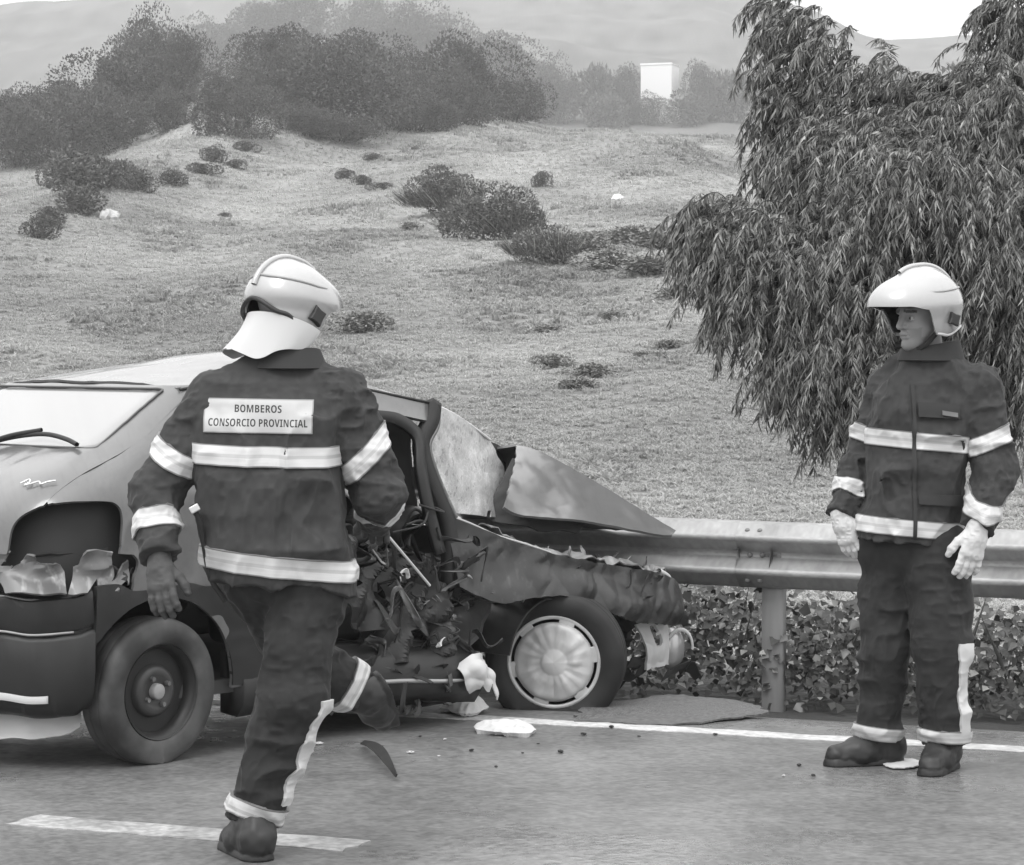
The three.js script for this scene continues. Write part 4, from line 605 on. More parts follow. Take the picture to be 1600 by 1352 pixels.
  add('radiator', boxAt(0.05, 0.32, 0.7, 2.92, 0.32, 0.05, 0, 0.3, -0.2, 0.01), dark);
  { const fb = add('bumper_fragment', sheet(patchMap([[[2.78, 0.30, 0.62], [2.88, 0.315, 0.63], [2.98, 0.31, 0.60]], [[2.84, 0.20, 0.64], [2.93, 0.21, 0.65], [3.03, 0.20, 0.61]], [[2.86, 0.09, 0.62], [2.96, 0.10, 0.62], [3.06, 0.10, 0.58]]]), 24, 24, { thick: 0.014, keep: (u, v) => Math.min(se((u - 0.40) / 0.10, (v - 0.34) / 0.20, 5), 1.0 - v + 0.05 * noise(u * 9, 2, 2)), dent: dent(0.012, 10, 5) }), pale); fb.userData.label = 'pale cracked bumper fragment with a slot'; }
  { const hl = add('headlamp', new THREE.SphereGeometry(0.085, 24, 16, 0, 6.283, 0, 1.7).rotateX(1.9).rotateY(-0.5).scale(0.8, 1.15, 0.7).translate(3.08, 0.17, 0.58), grey(0.42, { roughness: 0.25, metalness: 0.5 })); hl.userData.label = 'broken headlamp bowl hanging down'; add('lamp_rim', new THREE.TorusGeometry(0.085, 0.008, 6, 32, 4.5).rotateX(0.3).rotateY(-0.5).scale(0.8, 1.15, 0.7).translate(3.09, 0.165, 0.62), pale, hl); }
  for (let k = 0; k < 9; k++) { const x = 2.70 + 0.05 * k, y = 0.05 + 0.12 * R0(k), z = 0.48 + 0.14 * R0(k + 3), a = 0.8 * (R0(k + 9) - 0.5); add('torn_strip', sheet((u, v) => V(x + 0.14 * u * Math.cos(a) + 0.02 * v, y + 0.14 * u * Math.sin(a) + 0.03 * Math.sin(u * 2.6 + k) + 0.05 * (v - 0.5) * (1 - 0.5 * u), z + 0.04 * Math.sin(u * 2 + k) + 0.02 * v), 14, 4, { thick: 0.005 }), k % 4 ? black : plastic); }
  function R0(k) { return hash3(k, 7, 3); }
  bar('bumper_beam', [[2.90, 0.44, -0.62], [2.97, 0.42, -0.2], [2.97, 0.36, 0.2], [2.88, 0.30, 0.50]], 0.09, 0.06, dark);
}

const pale2 = grey(0.55), dark2 = grey(0.03);
// ------------------------------------------------------------------ wreckage lying on the road
function rag(name, label, category, outline, y0, hgt, mat, seed, under) {
  const pts = outline.map(([x, y]) => onGround(x, y)), c = pts.reduce((a, p) => a.add(p), V(0, 0, 0)).divideScalar(pts.length), ang = pts.map(p => Math.atan2(p.z - c.z, p.x - c.x)), rad = pts.map(p => Math.hypot(p.x - c.x, p.z - c.z)), ord = ang.map((a, i) => i).sort((a, b) => ang[a] - ang[b]), n = ord.length;
  const R = a => { for (let i = 0; i < n; i++) { let a0 = ang[ord[i]], a1 = ang[ord[(i + 1) % n]]; if (i === n - 1) a1 += 6.2832; let t = a; if (t < a0) t += 6.2832; if (t >= a0 && t <= a1) { const k = (t - a0) / (a1 - a0), p = pts[ord[i]], q = pts[ord[(i + 1) % n]], dx = Math.cos(a), dz = Math.sin(a), ex = q.x - p.x, ez = q.z - p.z, det = dx * -ez + ex * dz, px = p.x - c.x, pz = p.z - c.z; return lerp(lerp(rad[ord[i]], rad[ord[(i + 1) % n]], k * k * (3 - 2 * k)), Math.abs(det) < 1e-9 ? rad[ord[i]] : (px * -ez + ex * pz) / det, 0.4); } } return 0.1; };
  const g = sheet((u, v) => { const a = u * 6.2832 - 3.1416, r = R(a) * v * (1 + 0.07 * noise(Math.cos(a) * 5, Math.sin(a) * 5, seed) + 0.04 * noise(Math.cos(a) * 15, Math.sin(a) * 15, seed)), x = c.x + Math.cos(a) * r, z = c.z + Math.sin(a) * r; return V(x, y0 + hgt * (1 - Math.pow(v, 5)) * (0.5 + 0.45 * noise(x * 13 + seed, z * 13, seed) + 0.45 * (0.5 - Math.abs(noise(x * 30, z * 30, seed)))) + (v < 1 ? 0 : 0), z); }, 96, 28);
  const m = single(name, solidify(fixOut(g, V(c.x, -5, c.z)), under), mat, label, category); m.geometry.translate(-c.x, 0, -c.z); m.position.set(c.x, 0, c.z); return m;
}
{
  const sp = noiseTex(256, (u, v) => clamp(0.72 + 0.35 * tnoise(u, v, 40, 61, 3), 0.15, 1), 3), cl = grey(0.55, { roughness: 0.9 });
  rag('undertray_sheet', 'speckled flat plastic sheet lying under the nose of the wreck', 'car part', [[905, 1128], [985, 1096], [1060, 1088], [1130, 1094], [1200, 1114], [1150, 1124], [1040, 1134]], 0.008, 0.003, grey(0.22, { roughness: 0.7, map: sp }), 3, 0.007);
  rag('white_rag', 'crumpled white rag lying on the road beside the front wheel', 'cloth', [[742, 1146], [762, 1137], [800, 1135], [826, 1141], [822, 1154], [780, 1151]], 0.018, 0.030, cl, 5, 0.02);
  rag('white_scrap', 'small white torn scrap on the road between sill and front wheel', 'debris', [[700, 1118], [720, 1104], [745, 1108], [756, 1118], [730, 1124]], 0.022, 0.05, cl, 7, 0.02);
  rag('white_scrap', 'flat white scrap of paper between the standing person\'s boots', 'debris', [[1380, 1198], [1400, 1190], [1428, 1190], [1430, 1202], [1400, 1204]], 0.010, 0.006, cl, 9, 0.004);
  // dark blade-like piece of trim
  const a = onGround(566, 1168), b = onGround(618, 1222), c3 = a.clone().lerp(b, 0.5); c3.y = 0.035;
  const t = single('trim_piece', sheet((u, v) => { const p = a.clone().lerp(b, u), w = 0.028 * Math.sin(Math.PI * clamp(u * 0.9 + 0.1, 0, 1)) + 0.004; return V(p.x + (v - 0.5) * w * 1.4, 0.012 + 0.035 * Math.sin(u * 3.1) + 0.012 * v, p.z + (v - 0.5) * w * 0.6).sub(V(c3.x, 0, c3.z)); }, 20, 5, { thick: 0.006 }), grey(0.03, { roughness: 0.5 }), 'dark curved strip of plastic trim lying on the road behind the walking person', 'car part'); t.position.set(c3.x, 0.004, c3.z);
  // crumbs of broken glass and plastic
  const R = rng(66); const spots = [[700, 1160], [655, 1150], [840, 1165], [600, 1130], [905, 1150], [960, 1140], [690, 1185], [740, 1175], [820, 1180], [640, 1175], [1245, 1200], [1270, 1215], [1225, 1215], [1000, 1150], [880, 1175], [500, 1165], [1120, 1150], [780, 1200]];
  spots.forEach(([x, y], k) => { const p = onGround(x + 14 * (R() - 0.5), y + 6 * (R() - 0.5)), s = 0.005 + 0.008 * R(), g = new THREE.DodecahedronGeometry(s, 0), q = g.attributes.position; for (let i = 0; i < q.count; i++) q.setXYZ(i, q.getX(i) * (1.4 + 0.5 * noise(i, k, 1)), q.getY(i) * 0.5, q.getZ(i)); g.rotateY(R() * 6); g.computeVertexNormals(); const lt = k % 3 === 0; const m = single('debris_crumb', g, lt ? pale2 : dark2, lt ? 'small pale crumb of broken plastic lying on the road by the wreck' : 'small dark crumb of broken plastic lying on the road by the wreck', 'debris', lt ? 'pale crumbs on the road' : 'dark crumbs on the road'); m.position.set(p.x, s * 0.45 + 0.002, p.z); });
}
// ------------------------------------------------------------------ solid figures from distance fields
function surface(f, lo, hi, h, color) {                               // naive surface nets of f = 0 inside the box lo..hi, cell h
  const n = [0, 1, 2].map(k => Math.ceil((hi[k] - lo[k]) / h) + 1), [nx, ny, nz] = n, F = new Float32Array(nx * ny * nz).fill(1), BL = 5;
  for (let k = 0; k < nz; k += BL) for (let j = 0; j < ny; j += BL) for (let i = 0; i < nx; i += BL) {
    const m = f(lo[0] + (i + BL / 2) * h, lo[1] + (j + BL / 2) * h, lo[2] + (k + BL / 2) * h), skip = Math.abs(m) > BL * h * 1.6;
    for (let c = k; c < Math.min(nz, k + BL); c++) for (let b = j; b < Math.min(ny, j + BL); b++) for (let a = i; a < Math.min(nx, i + BL); a++) F[(c * ny + b) * nx + a] = skip ? m : f(lo[0] + a * h, lo[1] + b * h, lo[2] + c * h);
  }
  const id = new Int32Array(nx * ny * nz).fill(-1), pos = [], idx = [], col = color ? [] : null, sx = 1, sy = nx, sz = nx * ny, off = [0, sx, sy, sx + sy, sz, sx + sz, sy + sz, sx + sy + sz];
  const E = [[0, 1], [2, 3], [4, 5], [6, 7], [0, 2], [1, 3], [4, 6], [5, 7], [0, 4], [1, 5], [2, 6], [3, 7]];
  for (let k = 0; k < nz - 1; k++) for (let j = 0; j < ny - 1; j++) for (let i = 0; i < nx - 1; i++) {
    const q = (k * ny + j) * nx + i; let c = 0, x = 0, y = 0, z = 0;
    for (const [a, b] of E) { const fa = F[q + off[a]], fb = F[q + off[b]]; if (fa < 0 !== fb < 0) { const t = fa / (fa - fb); c++; x += lerp(a & 1, b & 1, t); y += lerp(a >> 1 & 1, b >> 1 & 1, t); z += lerp(a >> 2, b >> 2, t); } }
    if (c) { id[q] = pos.length / 3; pos.push(lo[0] + (i + x / c) * h, lo[1] + (j + y / c) * h, lo[2] + (k + z / c) * h); }
  }
  for (let k = 1; k < nz - 1; k++) for (let j = 1; j < ny - 1; j++) for (let i = 1; i < nx - 1; i++) {
    const q = (k * ny + j) * nx + i, a = F[q] < 0;
    const quad = (s, u, v) => { const b = F[q + s] < 0; if (a === b) return; const A = id[q], B = id[q - u], C = id[q - u - v], D = id[q - v]; a ? idx.push(A, B, C, A, C, D) : idx.push(A, C, B, A, D, C); };
    quad(sx, sy, sz); quad(sy, sz, sx); quad(sz, sx, sy);
  }
  const nor = [], e = h * 0.5;
  for (let i = 0; i < pos.length; i += 3) {
    let x = pos[i], y = pos[i + 1], z = pos[i + 2], g = V(f(x + e, y, z) - f(x - e, y, z), f(x, y + e, z) - f(x, y - e, z), f(x, y, z + e) - f(x, y, z - e)).divideScalar(2 * e);
    const L = g.length() || 1, d = clamp(f(x, y, z) / L, -h, h); g.divideScalar(L); pos[i] -= g.x * d; pos[i + 1] -= g.y * d; pos[i + 2] -= g.z * d; nor.push(g.x, g.y, g.z);
    if (col) { const c = color(pos[i], pos[i + 1], pos[i + 2]); col.push(c, c, c); }
  }
  const g = geom(pos, idx, null, col); g.setAttribute('normal', new THREE.Float32BufferAttribute(nor, 3)); return g;
}
const smin = (a, b, k) => { const t = clamp(0.5 + 0.5 * (b - a) / k, 0, 1); return lerp(b, a, t) - k * t * (1 - t); };
function cone(a, b, ra, rb) {                                         // tapered capsule
  const ax = a.x, ay = a.y, az = a.z, dx = b.x - ax, dy = b.y - ay, dz = b.z - az, L2 = dx * dx + dy * dy + dz * dz;
  return (x, y, z) => { const t = clamp(((x - ax) * dx + (y - ay) * dy + (z - az) * dz) / L2, 0, 1), ex = x - ax - dx * t, ey = y - ay - dy * t, ez = z - az - dz * t; return Math.sqrt(ex * ex + ey * ey + ez * ez) - lerp(ra, rb, t); };
}
function ell(c, r, m) {                                               // ellipsoid, optional rotation matrix rows
  return (x, y, z) => { let u = x - c.x, v = y - c.y, w = z - c.z; if (m) [u, v, w] = [m[0].x * u + m[0].y * v + m[0].z * w, m[1].x * u + m[1].y * v + m[1].z * w, m[2].x * u + m[2].y * v + m[2].z * w]; const k = Math.hypot(u / r[0], v / r[1], w / r[2]); return (k - 1) * Math.min(r[0], r[1], r[2]); };
}
const join = (k, ...fs) => (x, y, z) => { let d = fs[0](x, y, z); for (let i = 1; i < fs.length; i++) d = smin(d, fs[i](x, y, z), k); return d; };
// trunk of a coat: rows of [y, xCentre, zCentre, halfWidth, halfDepth], top to bottom
function trunkField(rows, n = 2.5) {
  return (x, y, z) => {
    let i = 1; while (i < rows.length - 1 && y < rows[i][0]) i++;
    const a = rows[i - 1], b = rows[i], t = clamp((y - a[0]) / (b[0] - a[0]), 0, 1), s = t * t * (3 - 2 * t) * 0.5 + t * 0.5;
    const w = lerp(a[3], b[3], s), d = lerp(a[4], b[4], s), u = Math.abs(x - lerp(a[1], b[1], s)) / w, v = Math.abs(z - lerp(a[2], b[2], s)) / d;
    const side = (Math.pow(Math.pow(u, n) + Math.pow(v, n), 1 / n) - 1) * Math.min(w, d) * 0.95;
    return Math.max(side, y - rows[0][0], rows[rows.length - 1][0] - y);
  };
}
// creases of heavy cloth
function folds(f, amp, sc, seed, yk = 1) { return (x, y, z) => { const d = f(x, y, z); if (d > 0.08 || d < -0.08) return d; const wx = x * sc + 0.5 * noise(x * 5, y * 5, z * 5 + seed), wy = y * sc * yk, r = noise(wx + seed, wy, z * sc), q = noise(wx * 2.3 + 9, wy * 2.1, z * sc * 2.3 + seed), t = noise(wx * 4.1 + 2, wy * 3.3, z * sc * 4.1); return d + amp * (Math.abs(r) * 1.7 - 0.55 + 0.55 * Math.abs(q) + 0.22 * Math.abs(t)); }; }
const bandTex = (() => { const n = 128, d = new Uint8Array(n * n * 4); for (let j = 0; j < n; j++) for (let i = 0; i < n; i++) { const v = j / n, t = v < 0.06 || v > 0.94 ? 150 : v > 0.42 && v < 0.58 ? 218 : 246, k = (j * n + i) * 4; d[k] = d[k + 1] = d[k + 2] = clamp(t * (1 + 0.10 * tnoise(i / n, v, 6, 4, 5)), 0, 255); d[k + 3] = 255; } const t = new THREE.DataTexture(d, n, n); t.wrapS = t.wrapT = THREE.RepeatWrapping; t.magFilter = THREE.LinearFilter; t.colorSpace = THREE.SRGBColorSpace; t.needsUpdate = true; return t; })();
const reach = (f, o, d, max = 0.5) => { let r = 0.004, s = 0.008; while (r < max && f(o.x + d.x * r, o.y + d.y * r, o.z + d.z * r) < 0) r += s; let lo = r - s, hi = r; for (let i = 0; i < 8; i++) { const m = (lo + hi) / 2; f(o.x + d.x * m, o.y + d.y * m, o.z + d.z * m) < 0 ? lo = m : hi = m; } return hi; };
// reflective band sewn round a limb or trunk: ring about c, across axis
function ring(f, c, axis, width, off = 0.0065, a0 = 0, a1 = Math.PI * 2) {
  axis = axis.clone().normalize(); const e1 = V(1, 0, 0).addScaledVector(axis, -axis.x).normalize(); if (Math.abs(axis.x) > 0.9) e1.set(0, 0, 1).addScaledVector(axis, -axis.z).normalize(); const e2 = axis.clone().cross(e1);
  const map = (u, v) => { const a = lerp(a0, a1, u), d = e1.clone().multiplyScalar(Math.cos(a)).addScaledVector(e2, Math.sin(a)), o = c.clone().addScaledVector(axis, (v - 0.5) * width); return o.addScaledVector(d, reach(f, o, d) + off); };
  const g = sheet(map, 160, 9); return solidify(fixOut(g, c), off + 0.001);
}
// strip lying along a limb: centres pts, outward direction out, width across
function strip(f, pts, out, across, width, off = 0.011) {
  const C = new THREE.CatmullRomCurve3(pts), mid = C.getPoint(0.5);
  const map = (u, v) => { const o = C.getPoint(v), w = 0.006 * noise(v * 14, 2, 5), d = out.clone().addScaledVector(across, ((u - 0.5) * width + w) / 0.09).normalize(); return o.clone().addScaledVector(d, reach(f, o, d) + off); };
  return solidify(fixOut(sheet(map, 8, 90), mid), off + 0.001);
}
const cloth = v => { const m = phys(v, { roughness: 0.9, vertexColors: true, sheen: 0.25, sheenRoughness: 0.6 }); m.color.setRGB(1, 1, 1); m.sheenColor.setRGB(0.3, 0.3, 0.3); return m; };
const jacketTone = (x, y, z) => 0.036 * (1 + 0.10 * fbm(x * 8, y * 8, z * 8 + 3, 3) + 0.25 * noise(x * 60, y * 60, z * 60));
const trouserTone = (x, y, z) => 0.021 * (1 + 0.15 * fbm(x * 8, y * 8, z * 8 + 7, 3) + 0.25 * noise(x * 60, y * 60, z * 60));
const bootTone = (x, y, z) => 0.02 * (1 + 0.8 * Math.max(0, fbm(x * 16, y * 16, z * 16, 3))) + (y < 0.035 ? -0.008 : 0);
const M = {
  jacket: cloth(1), trousers: cloth(1), boot: new THREE.MeshStandardMaterial({ vertexColors: true, roughness: 0.5, side: THREE.DoubleSide }), skin: new THREE.MeshPhysicalMaterial({ vertexColors: true, roughness: 0.55, side: THREE.DoubleSide }),
  band: (() => { const m = grey(0.60, { roughness: 0.45, map: bandTex }); return m; })(), bandPlain: grey(0.56, { roughness: 0.5 }), glove: new THREE.MeshStandardMaterial({ vertexColors: true, roughness: 0.75, side: THREE.DoubleSide }),
  helmet: phys(0.40, { roughness: 0.24, metalness: 0.4, clearcoat: 0.6, clearcoatRoughness: 0.12 }), trim: grey(0.02, { roughness: 0.5 }), cape: grey(0.56, { roughness: 0.7 }), strap: grey(0.02, { roughness: 0.8 })
};
const bounds = (pts, m) => { const lo = [1e9, 1e9, 1e9], hi = [-1e9, -1e9, -1e9]; for (const p of pts) [p.x, p.y, p.z].forEach((v, k) => { lo[k] = Math.min(lo[k], v - m); hi[k] = Math.max(hi[k], v + m); }); return [lo, hi]; };
// boot: ankle shaft and a foot from heel to toe with a flat sole
function bootField(ankle, heel, toe, sole) {
  const m = heel.clone().lerp(toe, 0.55), up = sole.up, shaft = cone(ankle, heel.clone().addScaledVector(up, 0.07), 0.068, 0.058);
  const f = join(0.035, shaft, cone(heel.clone().addScaledVector(up, 0.04), m.clone().addScaledVector(up, 0.05), 0.044, 0.054), cone(m.clone().addScaledVector(up, 0.045), toe.clone().addScaledVector(up, 0.035), 0.054, 0.042));
  const lip = cone(heel, toe, 0.052, 0.050);
  return (x, y, z) => { const h = (x - heel.x) * up.x + (y - heel.y) * up.y + (z - heel.z) * up.z; let d = f(x, y, z) + 0.003 * noise(x * 40, y * 40, z * 40); d = Math.min(d, Math.max(lip(x, y, z), h - 0.028)); return Math.max(d, -h); };
}
// hand: palm and five bent fingers. w wrist, d down the hand, s towards the thumb side, n back of the hand
function handField(w, d, s, n, k, curl) {
  const P = (a, b, c) => w.clone().addScaledVector(d, a * k).addScaledVector(s, b * k).addScaledVector(n, c * k), parts = [cone(P(-0.02, 0, 0), P(0.03, 0, 0), 0.033 * k, 0.034 * k)];
  for (const b of [-0.026, -0.009, 0.009, 0.026]) parts.push(cone(P(0.025, b * 0.8, 0), P(0.085, b, 0.002), 0.017 * k, 0.0145 * k));
  const palm = join(0.018 * k, ...parts), fing = [];
  [[-0.030, 0.062, 0.0085], [-0.010, 0.078, 0.0095], [0.010, 0.084, 0.0098], [0.030, 0.074, 0.0095]].forEach(([b, L, r], i) => {
    const spread = b * 0.25, c = curl * (1 + 0.25 * (3 - i)), p0 = P(0.085, b, 0), p1 = P(0.085 + L * 0.48, b + spread * 0.5, -L * 0.10 * c), p2 = P(0.085 + L * 0.80, b + spread * 0.8, -L * 0.34 * c), p3 = P(0.085 + L * (1 - 0.12 * c), b + spread, -L * 0.62 * c);
    fing.push(join(0.004, cone(p0, p1, r * 1.12 * k, r * k), cone(p1, p2, r * k, r * 0.93 * k), cone(p2, p3, r * 0.93 * k, r * 0.8 * k)));
  });
  const t0 = P(0.022, 0.024, -0.008), t1 = P(0.052, 0.050, -0.016), t2 = P(0.080, 0.062, -0.026), t3 = P(0.102, 0.066, -0.036);
  const thumb = join(0.006, cone(t0, t1, 0.0155 * k, 0.0125 * k), cone(t1, t2, 0.0125 * k, 0.011 * k), cone(t2, t3, 0.011 * k, 0.0088 * k));
  const four = (x, y, z) => Math.min(...fing.map(q => q(x, y, z)));
  return { f: (x, y, z) => smin(smin(palm(x, y, z), four(x, y, z), 0.006), thumb(x, y, z), 0.008), pts: [P(-0.03, -0.05, 0.04), P(-0.03, 0.05, -0.05), P(0.19, 0.08, -0.08), P(0.19, -0.06, 0.05), P(0.1, 0.1, 0)] };
}
// head with a face; c centre, fwd where it looks, up
function headField(c, fwd, up, k = 1) {
  const side = fwd.clone().cross(up).normalize(), Q = (f, u, s) => c.clone().addScaledVector(fwd, f * k).addScaledVector(up, u * k).addScaledVector(side, s * k), R = [fwd, up, side];
  const f = join(0.022, ell(Q(-0.012, 0.03, 0), [0.098 * k, 0.092 * k, 0.078 * k], R), cone(Q(0.035, -0.03, 0), Q(0.05, -0.085, 0), 0.058 * k, 0.036 * k), cone(Q(0.02, -0.035, 0.03), Q(0.04, -0.08, 0.018), 0.042 * k, 0.028 * k), cone(Q(0.02, -0.035, -0.03), Q(0.04, -0.08, -0.018), 0.042 * k, 0.028 * k));
  const nose = cone(Q(0.086, 0.018, 0), Q(0.107, -0.024, 0), 0.008 * k, 0.0125 * k), wings = cone(Q(0.090, -0.028, 0.013), Q(0.090, -0.028, -0.013), 0.009 * k, 0.009 * k), brow = cone(Q(0.078, 0.030, 0.034), Q(0.078, 0.030, -0.034), 0.010 * k, 0.010 * k), chin = ell(Q(0.074, -0.098, 0), [0.020 * k, 0.018 * k, 0.024 * k], R);
  const lipU = cone(Q(0.088, -0.053, 0.016), Q(0.088, -0.053, -0.016), 0.007 * k, 0.007 * k), lipL = cone(Q(0.085, -0.066, 0.014), Q(0.085, -0.066, -0.014), 0.008 * k, 0.008 * k);
  const ear = s => ell(Q(-0.012, -0.005, s * 0.082), [0.020 * k, 0.032 * k, 0.010 * k], R), e1 = ear(1), e2 = ear(-1), eyeP = [Q(0.084, 0.004, 0.031), Q(0.084, 0.004, -0.031)], so = eyeP.map(p => ell(p, [0.016 * k, 0.012 * k, 0.019 * k], R)), eb = [1, -1].map(s => ell(Q(0.068, 0.003, s * 0.031), [0.013 * k, 0.0115 * k, 0.013 * k], R));
  const field = (x, y, z) => {
    let d = smin(f(x, y, z), brow(x, y, z), 0.014); d = smin(d, chin(x, y, z), 0.02); for (const s of so) d = -smin(-d, s(x, y, z), 0.010); d = smin(d, nose(x, y, z), 0.012); d = smin(d, wings(x, y, z), 0.007);
    d = smin(d, lipU(x, y, z), 0.006); d = smin(d, lipL(x, y, z), 0.006); for (const s of eb) d = Math.min(d, s(x, y, z)); return Math.min(smin(d, e1(x, y, z), 0.006), smin(d, e2(x, y, z), 0.006));
  };
  const tone = (x, y, z) => {
    const p = V(x, y, z).sub(c).divideScalar(k), a = p.dot(fwd), u = p.dot(up), s = Math.abs(p.dot(side));
    if (a > 0.070 && Math.hypot(u - 0.003, s - 0.031) < 0.006) return 0.03;
    if (a > 0.066 && Math.abs(u - 0.003) < 0.006 && Math.abs(s - 0.031) < 0.012) return 0.45;
    if (a > 0.05 && Math.abs(u - 0.030 + (s - 0.03) * 0.1) < 0.0055 && s > 0.012 && s < 0.052) return 0.06;
    if (a > 0.075 && u < -0.046 && u > -0.075 && s < 0.024) return u < -0.0585 && u > -0.0605 ? 0.10 : 0.26;
    return (0.27 + 0.03 * noise(x * 40, y * 40, z * 40)) * (u < -0.07 || (a > 0.05 && u < -0.035 && s > 0.02) ? 0.80 : 1);   // shaven beard
  };
  return { field, tone, side, Q };
}
// helmet shell: polar sheet about the head; limit(az) gives how far down it reaches (degrees from the crown), az 0 = face
function helmetGeo(c, fwd, up, r, limit, brim, thick = 0.006) {
  const side = fwd.clone().cross(up).normalize();
  const map = (u, v) => {
    const az = (u * 2 - 1) * Math.PI, po = v * 2.45, deg = Math.abs(az) * 57.3, s = Math.sin(po), back = Math.cos(az);
    let R = r * (1 + 0.10 * s * Math.abs(back) * (back < 0 ? 0.9 : 0.6) - 0.04 * s * Math.abs(Math.sin(az)));
    R *= 1 + 0.045 * Math.exp(-Math.pow(s * Math.sin(az) / 0.16, 2)) * sst(2.0, 0.9, po);                 // raised ridge over the crown
    R += brim * Math.exp(-Math.pow(deg / 46, 2)) * sst(0.55, 1.42, po);                                   // peak over the brow
    R += 0.010 * sst(1.75, 2.2, po) - 0.008 * sst(1.4, 1.8, po) * (deg > 50 ? 1 : 0);
    return c.clone().addScaledVector(up, Math.cos(po) * R * 1.02).addScaledVector(fwd, s * Math.cos(az) * R).addScaledVector(side, s * Math.sin(az) * R);
  };
  return solidify(fixOut(sheet(map, 120, 60, { keep: (u, v) => limit(Math.abs(u * 2 - 1) * 180) / 57.3 - v * 2.45 }), c), thick);
}
const degmap = tab => d => linmap(tab, d);
// flat emblem on the side of a helmet
function emblem(c, n, up, s) { const sd = n.clone().cross(up).normalize(), sh = new THREE.Shape(); for (let i = 0; i < 8; i++) { const a = i * Math.PI / 4 + 0.39, r = i % 2 ? s : s * 0.62; i ? sh.lineTo(Math.cos(a) * r, Math.sin(a) * r) : sh.moveTo(Math.cos(a) * r, Math.sin(a) * r); } const g = new THREE.ExtrudeGeometry(sh, { depth: 0.012, bevelEnabled: true, bevelSize: 0.003, bevelThickness: 0.003, bevelSegments: 1 }); g.applyMatrix4(new THREE.Matrix4().makeBasis(sd, up, n.clone().negate()).setPosition(c.clone().addScaledVector(n, 0.010))); return g; }

const rowsFrom = (L, cut) => L.map(([py, xl, xr, D, hd]) => { const a = at(xl, py, D), b = at(xr, py, D); return [a.y, (a.x + b.x) / 2, a.z, (b.x - a.x) / 2, hd]; });

